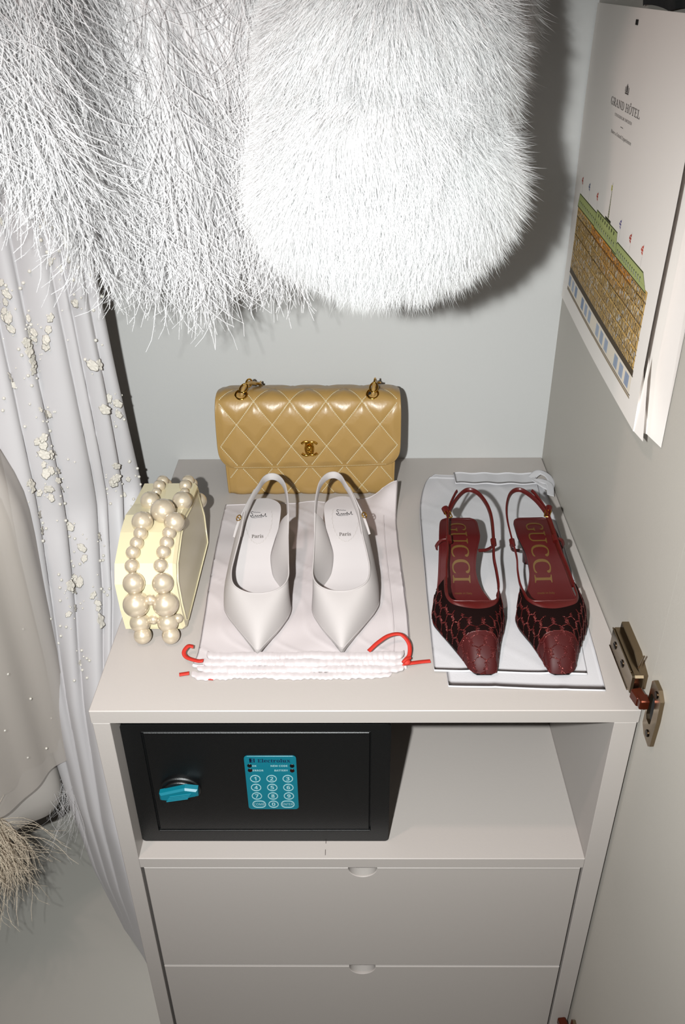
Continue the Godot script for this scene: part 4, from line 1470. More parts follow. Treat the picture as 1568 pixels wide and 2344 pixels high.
# ------------------------------------------------------------------ the pearl box clutch
func make_clutch() -> void:
	var c := thing("pearl_clutch", "cream pearlescent box clutch trimmed with large pearls, beside the satin dress", "clutch bag")
	var turn := Transform3D(Basis(Vector3(0, 0, 1), Vector3(-0.085, 1, 0), Vector3(1, 0, 0)), Vector3(0.0042, 0, 0))
	var prof := PackedVector2Array([Vector2(-0.1390, 0.0006), Vector2(-0.1290, 0.0085), Vector2(-0.1290, 0.037), Vector2(-0.1345, 0.071), Vector2(-0.152, 0.089), Vector2(-0.197, 0.1035), Vector2(-0.230, 0.108), Vector2(-0.270, 0.100), Vector2(-0.332, 0.0945), Vector2(-0.341, 0.043), Vector2(-0.3265, 0.0006)])
	var ccw := PackedVector2Array()
	for i in prof.size(): ccw.append(prof[prof.size() - 1 - i])
	if not Geometry2D.is_polygon_clockwise(ccw): pass
	var use := ccw if not Geometry2D.is_polygon_clockwise(ccw) else prof
	var st := begin()
	prism(st, use, 0.010, 0.082, 0.0035, false, turn)
	part("clutch_body", done(st), M.acrylic, c)
	# raised border of the side panel
	st = begin()
	var mid := Vector2(-0.235, 0.048)
	var border := []
	for p in use: border.append(Vector3(0.0864 - 0.085 * (mid.y + (p.y - mid.y) * 0.86), mid.y + (p.y - mid.y) * 0.86, mid.x + (p.x - mid.x) * 0.90))
	var bp := PackedVector3Array(border)
	sweep(st, bp, [Vector3.RIGHT], circle2(0.0011, 6), true)
	part("side_border", done(st), M.acrylic, c)
	# flat facets between the pearl rows
	st = begin()
	box(st, Vector3(0.030, 0.012, -0.1285), Vector3(0.058, 0.060, -0.1255), 0.0015)
	part("front_facet", done(st), M.acrylic, c)
	var unit_st := begin()
	ball(unit_st, Vector3.ZERO, Vector3.ONE, 32, 20)
	done(unit_st)
	var unit := unit_st.commit()
	var list := [Vector4(0.0374, 0.0108, -0.1140, 0.0106), Vector4(0.0709, 0.0108, -0.1140, 0.0106),
		Vector4(0.0345, 0.0241, -0.1224, 0.0125), Vector4(0.0673, 0.0241, -0.1223, 0.0125), Vector4(0.0333, 0.0510, -0.1226, 0.0158), Vector4(0.0678, 0.0507, -0.1229, 0.0153),
		Vector4(0.0324, 0.0765, -0.1295, 0.0130), Vector4(0.0662, 0.0761, -0.1298, 0.0125), Vector4(0.0283, 0.0892, -0.1462, 0.0086), Vector4(0.0622, 0.0896, -0.1463, 0.0084),
		Vector4(0.0272, 0.0973, -0.1623, 0.0085), Vector4(0.0633, 0.0973, -0.1629, 0.0085), Vector4(0.0296, 0.1018, -0.1752, 0.0083), Vector4(0.0654, 0.1019, -0.1757, 0.0085),
		Vector4(0.0320, 0.1067, -0.1888, 0.0086), Vector4(0.0666, 0.1067, -0.1894, 0.0084), Vector4(0.0318, 0.1134, -0.2047, 0.0130), Vector4(0.0711, 0.1130, -0.2039, 0.0128),
		Vector4(0.0542, 0.1181, -0.2227, 0.0153), Vector4(0.0281, 0.1060, -0.2665, 0.0124), Vector4(0.0697, 0.1066, -0.2652, 0.0126), Vector4(0.0299, 0.1004, -0.3149, 0.0081),
		Vector4(0.0647, 0.1003, -0.3159, 0.0081), Vector4(0.0300, 0.0950, -0.3370, 0.0082), Vector4(0.0645, 0.0950, -0.3370, 0.0085), Vector4(0.0320, 0.0860, -0.3460, 0.0076), Vector4(0.0680, 0.0860, -0.3460, 0.0072), Vector4(0.0294, 0.1004, -0.2984, 0.0061), Vector4(0.0668, 0.1004, -0.2984, 0.0058),
		Vector4(0.0500, 0.0262, -0.1250, 0.0060), Vector4(0.0505, 0.0560, -0.1245, 0.0066), Vector4(0.0790, 0.0270, -0.1262, 0.0060), Vector4(0.0745, 0.0600, -0.3430, 0.0115)]
	for p in list:
		share("pearl", unit, M.pearl, c, Transform3D(Basis().scaled(Vector3.ONE * p.w), Vector3(p.x, p.y, p.z)))

# ------------------------------------------------------------------ cloth bags under the shoes
func wrinkle(x: float, z: float) -> float:
	var a := sin(x * 55.0 + z * 70.0 + 2.0 * sin(x * 23.0)) * sin(z * 33.0 - x * 21.0)
	var b := 1.0 - absf(sin(x * 60.0 - z * 52.0 + 1.3 * sin(z * 40.0)))
	return 0.0013 * a + 0.0016 * pow(b, 6.0)

func make_dust_bags() -> void:
	var b := thing("drawstring_bag", "white cotton drawstring bag with orange-red cords under the white slingbacks", "dust bag")
	var left := spline([Vector3(0.1040, 0, -0.070), Vector3(0.1065, 0, -0.10), Vector3(0.1010, 0, -0.22), Vector3(0.0975, 0, -0.33), Vector3(0.0965, 0, -0.425)], 8)
	var right := spline([Vector3(0.3480, 0, -0.068), Vector3(0.3535, 0, -0.10), Vector3(0.3545, 0, -0.17), Vector3(0.3515, 0, -0.28), Vector3(0.3500, 0, -0.38), Vector3(0.3540, 0, -0.440)], 8)
	var top := func(u: float, v: float) -> Vector3:
		var p := spot_on(left, v).lerp(spot_on(right, v), u)
		var back := smoothstep(0.6, 1.0, v)
		p.y = 0.0036 + wrinkle(p.x, p.z) * 0.8 + 0.0022 * exp(-pow((p.x - 0.225 + (p.z + 0.3) * 0.5) / 0.012, 2.0)) * smoothstep(-0.12, -0.2, p.z)
		p.y += 0.0016 * sin((p.z * 60.0) + p.x * 95.0) * smoothstep(0.05, 0.0, absf(p.x - 0.222)) * smoothstep(-0.2, -0.26, p.z)
		# a corner folded up against the handbag
		var f := smoothstep(0.72, 1.0, u) * smoothstep(0.74, 1.0, v)
		p.y += 0.030 * f * f
		p.z -= 0.004 * f
		p.x += 0.001 * back
		return p
	var st := begin()
	slab(st, 90, 110, top, 0.0032)
	part("bag_cloth", done(st), M.cotton, b)
	# side seam
	st = begin()
	var seam := PackedVector3Array()
	for i in 40:
		seam.append(top.call(0.93, 0.03 + 0.8 * i / 39.0) + Vector3(0, 0.0003, 0))
	tube(st, seam, 0.0007, 6)
	part("seam", done(st), M.cotton, b)
	# gathered mouth: four wavy folds one under another
	for k in 4:
		var z0: float = -0.0765 + 0.0082 * k
		var y0: float = 0.0118 - 0.0027 * k
		var xa: float = [0.118, 0.1135, 0.1085, 0.1035][k]
		var xb: float = [0.347, 0.348, 0.346, 0.332][k]
		st = begin()
		grid(st, 260, 9, func(u: float, v: float) -> Vector3:
			var x := lerpf(xa, xb, u)
			var wav := sin(x * 820.0 + k * 1.7 + 3.0 * sin(x * 61.0 + k)) * 0.0007 + sin(x * 230.0 + k * 2.0 + sin(x * 90.0)) * 0.0007 + sin(x * 47.0 + k * 3.0) * 0.0009
			var a := lerpf(PI * 0.75, -PI * 0.5, v)
			var end := sqrt(clampf(minf(u, 1.0 - u) / 0.035, 0.0, 1.0))
			var rr := (0.0029 + 0.0007 * sin(x * 83.0 + k)) * (0.35 + 0.65 * end)
			var y := y0 - 0.0035 + sin(a) * rr + wav * (0.5 if k < 3 else 0.2)
			return Vector3(x, maxf(0.0006, y), z0 + cos(a) * rr + wav * 1.1 - 0.005 * (1.0 - end) - 0.02 * maxf(0.0, 0.3 - v)))
		part("ruffle", done(st), M.cotton, b)
	# cords
	var cord := func(pts: Array) -> void:
		var s2 := begin()
		var way := spline(pts, 8)
		sweep(s2, way, [Vector3(0.12, 1, 0.1).normalized()], PackedVector2Array([Vector2(0.0022, -0.0007), Vector2(0.0024, 0.0), Vector2(0.0022, 0.0007), Vector2(-0.0022, 0.0007), Vector2(-0.0024, 0.0), Vector2(-0.0022, -0.0007)]))
		part("cord", done(s2), M.red_cord, b)
	cord.call([Vector3(0.1010, 0.011, -0.093), Vector3(0.0955, 0.013, -0.092), Vector3(0.0915, 0.011, -0.084), Vector3(0.0955, 0.009, -0.077), Vector3(0.1085, 0.009, -0.071), Vector3(0.1160, 0.010, -0.070)])
	cord.call([Vector3(0.0900, 0.002, -0.0555), Vector3(0.0955, 0.0022, -0.0565), Vector3(0.1010, 0.0024, -0.0575)])
	cord.call([Vector3(0.1100, 0.0015, -0.0530), Vector3(0.120, 0.0015, -0.0505), Vector3(0.1300, 0.0015, -0.0495)])
	cord.call([Vector3(0.3060, 0.0125, -0.083), Vector3(0.3170, 0.016, -0.094), Vector3(0.3300, 0.018, -0.104), Vector3(0.3440, 0.018, -0.106), Vector3(0.3530, 0.013, -0.096), Vector3(0.3530, 0.008, -0.082), Vector3(0.3475, 0.007, -0.073)])
	cord.call([Vector3(0.3440, 0.005, -0.069), Vector3(0.3560, 0.0045, -0.0715), Vector3(0.3660, 0.003, -0.0750), Vector3(0.3770, 0.002, -0.0775)])
	st = begin()
	ball(st, Vector3(0.3490, 0.0065, -0.071), Vector3(0.0052, 0.0036, 0.0046), 14, 9)
	tube(st, spline([Vector3(0.3445, 0.009, -0.067), Vector3(0.349, 0.0105, -0.071), Vector3(0.3535, 0.009, -0.075)], 5), 0.002, 6)
	part("cord_knot", done(st), M.red_cord, b)

	var r := thing("flannel_bag", "folded white flannel bag with cloth tie under the dark red slingbacks", "dust bag")
	var la := spline([Vector3(0.3945, 0, -0.037), Vector3(0.3950, 0, -0.20), Vector3(0.410, 0, -0.40), Vector3(0.425, 0, -0.50)], 8)
	var lb := spline([Vector3(0.5670, 0, -0.0300), Vector3(0.5745, 0, -0.16), Vector3(0.5800, 0, -0.30), Vector3(0.5840, 0, -0.44), Vector3(0.582, 0, -0.50)], 8)
	st = begin()
	slab(st, 40, 60, func(u: float, v: float) -> Vector3:
		var p := spot_on(la, v).lerp(spot_on(lb, v), u)
		p.y = 0.0022 + wrinkle(p.x * 0.7, p.z * 0.5) * 0.4
		return p, 0.0016)
	part("lower_fold", done(st), M.flannel, r)
	var ua := spline([Vector3(0.3805, 0, -0.0610), Vector3(0.3815, 0, -0.15), Vector3(0.3850, 0, -0.32), Vector3(0.3890, 0, -0.42), Vector3(0.402, 0, -0.488), Vector3(0.4170, 0, -0.513)], 8)
	var ub := spline([Vector3(0.5520, 0, -0.0540), Vector3(0.5595, 0, -0.14), Vector3(0.5660, 0, -0.28), Vector3(0.5690, 0, -0.40), Vector3(0.5740, 0, -0.48), Vector3(0.5780, 0, -0.505)], 8)
	st = begin()
	slab(st, 60, 80, func(u: float, v: float) -> Vector3:
		var p := spot_on(ua, v).lerp(spot_on(ub, v), u)
		p.y = 0.0040 + wrinkle(p.x * 0.6, p.z * 0.6) * 0.5
		p.y += 0.0018 * exp(-pow((v - 0.90) / 0.012, 2.0)) - 0.0014 * exp(-pow((u - 0.30 - (v - 0.9) * 0.4) / 0.02, 2.0)) * smoothstep(0.8, 0.95, v)
		return p, 0.0018)
	part("upper_fold", done(st), M.flannel, r)
	# hem casing and tie
	st = begin()
	slab(st, 40, 6, func(u: float, v: float) -> Vector3:
		return Vector3(lerpf(0.448, 0.573, u), 0.0092 + 0.0008 * sin(u * 21.0), lerpf(-0.478, -0.511, v) + 0.003 * u), 0.0018)
	part("hem_casing", done(st), M.flannel, r)
	for q in [[Vector3(0.566, 0.0095, -0.492), Vector3(0.580, 0.012, -0.505), Vector3(0.592, 0.010, -0.498), Vector3(0.595, 0.008, -0.480), Vector3(0.588, 0.0085, -0.462), Vector3(0.578, 0.010, -0.470), Vector3(0.570, 0.010, -0.485)], [Vector3(0.568, 0.010, -0.482), Vector3(0.582, 0.011, -0.478), Vector3(0.590, 0.010, -0.468), Vector3(0.586, 0.0085, -0.440)]]:
		st = begin()
		sweep(st, spline(q, 8), [Vector3(0.2, 1, 0.2).normalized()], PackedVector2Array([Vector2(0.0058, 0.0), Vector2(0.0052, 0.0005), Vector2(0.003, 0.0006), Vector2(-0.003, 0.0006), Vector2(-0.0052, 0.0005), Vector2(-0.0058, 0.0), Vector2(-0.0052, -0.0005), Vector2(0.0052, -0.0005)]))
		part("tie", done(st), M.flannel, r)

# ------------------------------------------------------------------ shoes
# Both kinds are built in a frame of their own: x to the side, y up, z from the heel (0) to the toe. mir -1 gives the other foot.
func bez(a: Vector3, c: Vector3, b: Vector3, t: float) -> Vector3:
	return a * (1 - t) * (1 - t) + c * 2.0 * t * (1 - t) + b * t * t

func sole_parts(sh: Node3D, xl: Array, xr: Array, hb: Array, L: float, mir: float, insole: Material, sole: Material, heel: Material, heel_tip: Vector2) -> void:
	var st := begin()
	grid(st, 24, 80, func(u: float, v: float) -> Vector3:
		var z := v * L
		return Vector3(mir * lerpf(table(xl, z), table(xr, z), u), table(hb, z) + 0.0015 + 0.0012 * sin(PI * u) * 0.0, z))
	part("insole", done(st), insole, sh)
	st = begin()
	var ed := func(side: int, v: float) -> Vector3:
		var z := v * L
		return Vector3(mir * (table(xl, z) if side == 0 else table(xr, z)), table(hb, z), z)
	grid(st, 10, 80, func(u: float, v: float) -> Vector3:
		var p: Vector3 = (ed.call(0, v) as Vector3).lerp(ed.call(1, v), 0.04 + 0.92 * u)
		return p - Vector3(0, 0.0042, 0), true)
	for s in 2:
		grid(st, 4, 80, func(u: float, v: float) -> Vector3:
			var p: Vector3 = ed.call(s, v)
			var q: Vector3 = p.lerp(ed.call(1 - s, v), 0.04)
			return p.lerp(q, maxf(0.0, u * 2.0 - 1.0)) + Vector3(0, lerpf(0.0015, -0.0042, u), 0))
	part("sole", done(st), sole, sh)
	# heel: from the seat down to a small tip
	st = begin()
	grid(st, 28, 14, func(u: float, v: float) -> Vector3:
		var a := u * TAU
		var cz := lerpf(0.024, 0.016, v)
		var rx := lerpf(0.021, heel_tip.x, sqrt(v))
		var rz := lerpf(0.022, heel_tip.y, sqrt(v))
		var cx := mir * (table(xl, 0.025) + table(xr, 0.025)) / 2.0
		return Vector3(cx + cos(a) * rx, lerpf(table(hb, 0.025) - 0.003, 0.0, v), cz + sin(a) * rz))
	grid(st, 28, 1, func(u: float, v: float) -> Vector3:
		var cx := mir * (table(xl, 0.025) + table(xr, 0.025)) / 2.0
		return Vector3(cx + cos(u * TAU) * heel_tip.x * (1 - v), 0.0, 0.016 + sin(u * TAU) * heel_tip.y * (1 - v)))
	part("heel", done(st), heel, sh)

func make_white_shoe(at: Vector3, yaw: float, mir: float, label: String) -> void:
	var sh := thing("slingback_pump", label, "shoe", at, yaw, "")
	var L := 0.2605
	var xr := [[0.0, 0.004], [0.003, 0.0115], [0.010, 0.020], [0.020, 0.0245], [0.030, 0.0255], [0.060, 0.0235], [0.080, 0.0185], [0.100, 0.0135], [0.120, 0.0165], [0.137, 0.0265], [0.155, 0.0370], [0.175, 0.0420], [0.190, 0.0395], [0.202, 0.0350], [0.2185, 0.0280], [0.2326, 0.0205], [0.247, 0.0130], [0.257, 0.0082], [0.2605, 0.0058]]
	var xl := [[0.0, -0.004], [0.003, -0.0115], [0.010, -0.020], [0.020, -0.0245], [0.030, -0.0260], [0.060, -0.0290], [0.090, -0.0345], [0.120, -0.0400], [0.150, -0.0430], [0.168, -0.0425], [0.185, -0.0370], [0.2047, -0.0262], [0.222, -0.0165], [0.2386, -0.0070], [0.250, -0.0005], [0.257, 0.0030], [0.2605, 0.0052]]
	var hb := [[0.0, 0.0600], [0.030, 0.0590], [0.060, 0.0510], [0.080, 0.0430], [0.100, 0.0300], [0.120, 0.0170], [0.140, 0.0085], [0.160, 0.0055], [0.200, 0.0055], [0.240, 0.0075], [0.262, 0.0090]]
	sole_parts(sh, xl, xr, hb, L, mir, M.insole_white, M.white_leather, M.white_leather, Vector2(0.0065, 0.0065))
	var top := spline([Vector3(-0.0195, 0.0780, 0.060), Vector3(-0.0235, 0.0650, 0.097), Vector3(-0.0290, 0.0530, 0.130), Vector3(-0.0310, 0.0480, 0.155), Vector3(-0.0265, 0.0450, 0.176), Vector3(-0.0120, 0.0430, 0.1885), Vector3(0.005, 0.0425, 0.1920), Vector3(0.0220, 0.0430, 0.1885), Vector3(0.0340, 0.0440, 0.178), Vector3(0.0395, 0.0455, 0.162), Vector3(0.0390, 0.0505, 0.138), Vector3(0.0375, 0.0605, 0.097), Vector3(0.0367, 0.0740, 0.063)], 10)
	var bu := [[0.0, 0.052], [0.083, 0.095], [0.167, 0.130], [0.25, 0.160], [0.333, 0.190], [0.417, 0.230], [0.46, 0.250], [0.5, L], [0.54, 0.250], [0.583, 0.230], [0.667, 0.192], [0.75, 0.165], [0.833, 0.133], [0.917, 0.096], [1.0, 0.056]]
	var up := func(s: float, t: float) -> Vector3:
		var T := spot_on(top, s)
		var z := table(bu, s)
		var B := Vector3(table(xl, z) if s < 0.5 else table(xr, z), table(hb, z) - 0.001, z)
		var front := smoothstep(0.14, 0.5, minf(s, 1.0 - s))
		var c := Vector3(lerpf(B.x, T.x, lerpf(0.0, 0.10, front)), lerpf(B.y, T.y, lerpf(0.55, 0.92, front) - 0.30 * exp(-pow((s - 0.5) / 0.085, 2.0))), lerpf(B.z, T.z, 0.30))
		c.x += (-0.0025 if s < 0.5 else 0.0025) * (1.0 - front)
		var p := bez(B, c, T, t)
		return Vector3(p.x * mir, p.y, p.z)
	up = eased(140, 24, up, 60)
	var st := begin()
	grid(st, 140, 24, up)
	part("upper", done(st), M.white_leather, sh)
	st = begin()
	var rim := PackedVector3Array()
	for i in 121: rim.append(up.call(i / 120.0, 1.0))
	tube(st, rim, 0.0010, 7)
	part("topline", done(st), M.white_leather, sh)
	# the strap round the heel
	var way := spline([Vector3(-0.0235, 0.0655, 0.096), Vector3(-0.0195, 0.0750, 0.064), Vector3(-0.0110, 0.0835, 0.030), Vector3(-0.0040, 0.0865, 0.010), Vector3(0.0020, 0.0880, -0.0075), Vector3(0.0105, 0.0890, -0.0150), Vector3(0.0210, 0.0885, -0.0110), Vector3(0.0300, 0.0865, 0.0060), Vector3(0.0345, 0.0820, 0.030), Vector3(0.0368, 0.0740, 0.062), Vector3(0.0374, 0.0610, 0.095)], 8)
	var strap := PackedVector3Array()
	var ups := []
	for p in way:
		strap.append(Vector3(p.x * mir, p.y - 0.002, p.z))
		var o := Vector3((p.x - 0.008) * mir, 0, p.z - 0.06).normalized()
		ups.append((Vector3.UP + o * 0.35).normalized())
	st = begin()
	var sc := []
	for i in strap.size(): sc.append(0.55 + 0.45 * sin(PI * clampf(i / float(strap.size() - 1), 0, 1)))
	sweep(st, strap, ups, flat2(0.0095, 0.0020), false, sc)
	part("heel_strap", done(st), M.white_leather, sh)
	# elastic tab and little buckle on the outer side
	st = begin()
	var tab := spline([Vector3(-0.0330 * mir, 0.052, 0.083), Vector3(-0.0275 * mir, 0.0660, 0.070), Vector3(-0.0180 * mir, 0.0765, 0.045), Vector3(-0.0085 * mir, 0.084, 0.018)], 6)
	sweep(st, tab, [Vector3(-0.5 * mir, 0.8, 0).normalized()], flat2(0.0055, 0.0016))
	part("buckle_tab", done(st), M.white_leather, sh)
	st = begin()
	var bc := Vector3(-0.0265 * mir, 0.0700, 0.0650)
	var bx := Basis(Vector3.UP, -0.9 * mir) * Basis(Vector3.RIGHT, -0.7)
	var rp := PackedVector3Array()
	for i in 16: rp.append(bc + bx * Vector3(cos(TAU * i / 16.0) * 0.0036, sin(TAU * i / 16.0) * 0.0040, 0.002))
	sweep(st, rp, [bx * Vector3.BACK], circle2(0.0007, 6), true)
	tube(st, PackedVector3Array([bc + bx * Vector3(-0.0034, 0, 0.0022), bc + bx * Vector3(0.003, 0.0004, 0.003)]), 0.0006, 6)
	part("buckle", done(st), M.gold, sh)
	# stamped name, script and place, and a scalloped line round the heel pad
	var lay := func(cx: float, cz: float) -> Callable:
		return func(p: Vector2) -> Vector3:
			var z := cz - p.y
			return Vector3(cx + p.x, table(hb, z) + 0.0019, z)
	var mid := -0.003 * mir
	st = begin()
	letters(st, "Paris", "Droid Serif", true, 0.0155, 0.0052, lay.call(mid - 0.001, 0.0740))
	part("stamp", done(st), M.grey_ink, sh)
	st = begin()
	var pen := func(pts: Array, r: float) -> void:
		var q := []
		for p in pts:
			var z: float = 0.0420 - p[1]
			q.append(Vector3(mid + p[0], table(hb, z) + 0.0020, z))
		tube(st, spline(q, 5), r, 5)
	pen.call([[-0.0080, 0.0075], [-0.0105, 0.0085], [-0.0112, 0.0060], [-0.0090, 0.0030], [-0.0098, 0.0000], [-0.0120, 0.0012], [-0.0100, -0.0022], [-0.0060, -0.0030]], 0.00032)
	pen.call([[-0.0075, 0.0068], [-0.0060, 0.0076], [-0.0045, 0.0068], [-0.0025, 0.0072], [-0.0010, 0.0067], [0.0012, 0.0068]], 0.00025)
	pen.call([[-0.0095, 0.0015], [-0.0070, -0.0012], [-0.0050, 0.0012], [-0.0042, -0.0014], [-0.0025, 0.0012], [-0.0018, -0.0012], [0.0000, 0.0012], [0.0012, -0.0010], [0.0026, 0.0034], [0.0030, -0.0012], [0.0046, 0.0008], [0.0054, -0.0014], [0.0072, 0.0016], [0.0080, 0.0044], [0.0086, -0.0012], [0.0102, -0.0006]], 0.0003)
	pen.call([[-0.0060, -0.0032], [-0.0010, -0.0026], [0.0040, -0.0028]], 0.00022)
	part("script_stamp", done(st), M.ink, sh)
	st = begin()
	var pad := PackedVector3Array()
	for i in 90:
		var a := lerpf(-0.5, PI + 0.5, i / 89.0)
		var z := 0.048 + sin(a) * 0.036 * (1.0 + 0.02 * sin(i * 1.4))
		pad.append(Vector3(mid + cos(a) * 0.0175 * (1.0 + 0.03 * sin(i * 1.4)), table(hb, z) + 0.0017, z))
	tube(st, pad, 0.00022, 4)
	part("heel_pad_stitching", done(st), M.lining, sh)

func make_red_shoe(at: Vector3, yaw: float, mir: float, label: String) -> void:
	var sh := thing("crystal_slingback", label, "shoe", at, yaw, "")
	var L := 0.238
	var xr := [[0.0, 0.0130], [0.0015, 0.0165], [0.005, 0.0200], [0.012, 0.0218], [0.036, 0.0221], [0.066, 0.0150], [0.0815, 0.0130], [0.0975, 0.0165], [0.118, 0.0285], [0.135, 0.0375], [0.148, 0.0405], [0.160, 0.0395], [0.175, 0.0352], [0.190, 0.0300], [0.210, 0.0250], [0.225, 0.0215], [0.233, 0.0195], [0.2365, 0.0170], [0.238, 0.0140]]
	var xl := [[0.0, -0.0180], [0.0015, -0.0220], [0.005, -0.0255], [0.012, -0.0278], [0.036, -0.0306], [0.066, -0.0330], [0.0975, -0.0365], [0.120, -0.0425], [0.140, -0.0460], [0.152, -0.0455], [0.169, -0.0390], [0.1865, -0.0305], [0.2045, -0.0222], [0.222, -0.0138], [0.232, -0.0090], [0.236, -0.0065], [0.238, -0.0035]]
	var hb := [[0.0, 0.0585], [0.036, 0.0560], [0.060, 0.0470], [0.0815, 0.0320], [0.0975, 0.0205], [0.118, 0.0105], [0.140, 0.0060], [0.18, 0.0052], [0.21, 0.0048], [0.238, 0.0045]]
	sole_parts(sh, xl, xr, hb, L, mir, M.red_leather, M.black_sole, M.red_leather, Vector2(0.009, 0.008))
	# the line round the insole
	var st := begin()
	var pip := PackedVector3Array()
	for i in 50:
		var z := lerpf(0.13, 0.004, i / 49.0)
		pip.append(Vector3(mir * (table(xl, z) + 0.0024), table(hb, z) + 0.0017, z))
	for i in 50:
		var z := lerpf(0.004, 0.13, i / 49.0)
		pip.append(Vector3(mir * (table(xr, z) - 0.0024), table(hb, z) + 0.0017, z))
	tube(st, pip, 0.00035, 5)
	part("insole_stitching", done(st), M.red_edge, sh)
	var bot := spline([Vector3(-0.0420, 0.011, 0.117), Vector3(-0.0440, 0.008, 0.130), Vector3(-0.0458, 0.006, 0.145), Vector3(-0.0390, 0.0058, 0.169), Vector3(-0.0290, 0.0062, 0.190), Vector3(-0.0180, 0.0040, 0.214), Vector3(-0.0095, 0.0030, 0.234), Vector3(0.0045, 0.0030, 0.2395), Vector3(0.0185, 0.0030, 0.2365), Vector3(0.0230, 0.0040, 0.220), Vector3(0.0300, 0.006, 0.190), Vector3(0.0385, 0.0058, 0.163), Vector3(0.0402, 0.006, 0.149), Vector3(0.0375, 0.0070, 0.136), Vector3(0.0335, 0.0095, 0.124)], 10)
	var top := spline([Vector3(-0.0288, 0.0475, 0.116), Vector3(-0.0292, 0.0460, 0.127), Vector3(-0.0293, 0.0445, 0.139), Vector3(-0.0288, 0.0440, 0.149), Vector3(-0.0245, 0.0440, 0.1570), Vector3(-0.0150, 0.0445, 0.1590), Vector3(-0.0050, 0.0450, 0.1595), Vector3(0.0020, 0.0450, 0.1600), Vector3(0.0090, 0.0448, 0.1595), Vector3(0.0175, 0.0440, 0.1588), Vector3(0.0255, 0.0430, 0.1565), Vector3(0.0300, 0.0425, 0.150), Vector3(0.0318, 0.0430, 0.141), Vector3(0.0335, 0.0438, 0.132), Vector3(0.0345, 0.0448, 0.125)], 10)
	var up := func(s: float, t: float) -> Vector3:
		var B := spot_on(bot, s)
		var T := spot_on(top, s)
		var front := smoothstep(0.10, 0.40, minf(s, 1.0 - s))
		var c := Vector3(lerpf(B.x, T.x, lerpf(0.02, 0.06, front)), lerpf(B.y, T.y, lerpf(0.60, 0.72, front)), lerpf(B.z, T.z, lerpf(0.4, 0.16, front)))
		var p := bez(B, c, T, t)
		return Vector3(p.x * mir, p.y, p.z)
	up = eased(140, 40, up, 25)
	var cap_t := []   # where the toe cap's edge crosses each line of the upper
	for i in 141:
		var s := i / 140.0
		var t := 0.0
		for k in range(1, 61):
			var p: Vector3 = up.call(s, k / 60.0)
			var edge := 0.2005 + 0.006 * pow((p.x * mir - 0.004) / 0.03, 2.0)
			if p.z > edge and k / 60.0 < 0.85: t = k / 60.0
		cap_t.append(t)
	var cap_at := func(s: float) -> float:
		var f := clampf(s, 0, 1) * 140.0
		var i := mini(int(f), 139)
		return lerpf(cap_t[i], cap_t[i + 1], f - i)
	st = begin()
	grid(st, 140, 24, func(u: float, v: float) -> Vector3: return up.call(u, lerpf(cap_at.call(u), 1.0, v)))
	part("upper", done(st), M.dark_tulle, sh)
	st = begin()
	grid(st, 140, 14, func(u: float, v: float) -> Vector3:
		var s := lerpf(0.25, 0.78, u)
		var p: Vector3 = up.call(s, lerpf(0.0, cap_at.call(s), v))
		return p + Vector3(0, 0.0004, 0.0003))
	part("toe_cap", done(st), M.red_satin, sh)
	st = begin()
	var line := PackedVector3Array()
	for i in 81:
		var s := lerpf(0.25, 0.78, i / 80.0)
		if cap_at.call(s) > 0.02: line.append(up.call(s, cap_at.call(s)) + Vector3(0, 0.0004, 0))
	if line.size() > 3: tube(st, line, 0.0007, 6)
	part("cap_seam", done(st), M.red_edge, sh)
	# wide leather binding round the square throat
	st = begin()
	grid(st, 130, 6, func(u: float, v: float) -> Vector3:
		var p: Vector3 = up.call(u, lerpf(0.905, 1.0, v))
		return p + Vector3(0, 0.0011 * sin(PI * clampf(v * 0.9 + 0.1, 0, 1)) + 0.0003, 0.0))
	part("binding", done(st), M.red_edge, sh)
	st = begin()
	var rim := PackedVector3Array()
	for i in 121: rim.append(up.call(i / 120.0, 1.0))
	tube(st, rim, 0.0012, 7)
	part("topline", done(st), M.red_edge, sh)
	# crystals in a lattice of linked hexagons
	var seed_st := begin()
	ball(seed_st, Vector3.ZERO, Vector3(1, 0.8, 1), 6, 4)
	seed_st.set_smooth_group(-1)
	done(seed_st)
	var seed_mesh := seed_st.commit()
	var rg := RandomNumberGenerator.new()
	rg.seed = 77 + int(mir)
	var beads := []
	var cell := 0.0158
	for i in 420:
		for j in 120:
			var s := (i + rg.randf()) / 420.0
			var t := (j + rg.randf()) / 120.0 * 0.80
			var p: Vector3 = up.call(s, t)
			# lattice coordinates: across by distance round the shoe, along by distance from the throat
			var ridge := table([[0.11, 0.0455], [0.16, 0.045], [0.20, 0.031], [0.238, 0.009]], p.z)
			var q := Vector2(p.x + 0.75 * signf(p.x) * maxf(0.0, ridge - p.y), p.z + 0.35 * (0.045 - ridge))
			var best := 9.0
			var second := 9.0
			var cen := Vector2.ZERO
			var ry := cell * 0.866
			var row := int(floor(q.y / ry))
			for rr in range(row - 1, row + 3):
				var off := 0.5 if posmod(rr, 2) == 1 else 0.0
				var cb := roundf(q.x / cell - off)
				for cc in [cb - 1, cb, cb + 1]:
					var ce := Vector2((cc + off) * cell, rr * ry)
					var dd := q.distance_to(ce)
					if dd < best:
						second = best
						best = dd
						cen = ce
					elif dd < second: second = dd
			var gap := second - best
			var on := gap < 0.0011
			# the paired letters between neighbours: small open loops
			var rel := q - cen
			if absf(rel.y) < 0.004 and absf(absf(rel.x) - cell * 0.5) < 0.0045:
				var lc := Vector2(sign(rel.x) * cell * 0.5, 0)
				for sg in [-1.0, 1.0]:
					var d2: Vector2 = rel - lc - Vector2(sg * 0.0014, 0)
					if absf(d2.length() - 0.0026) < 0.0006 and d2.x * sg < 0.0012: on = true
			if not on or rg.randf() > 0.6: continue
			var e := 0.01
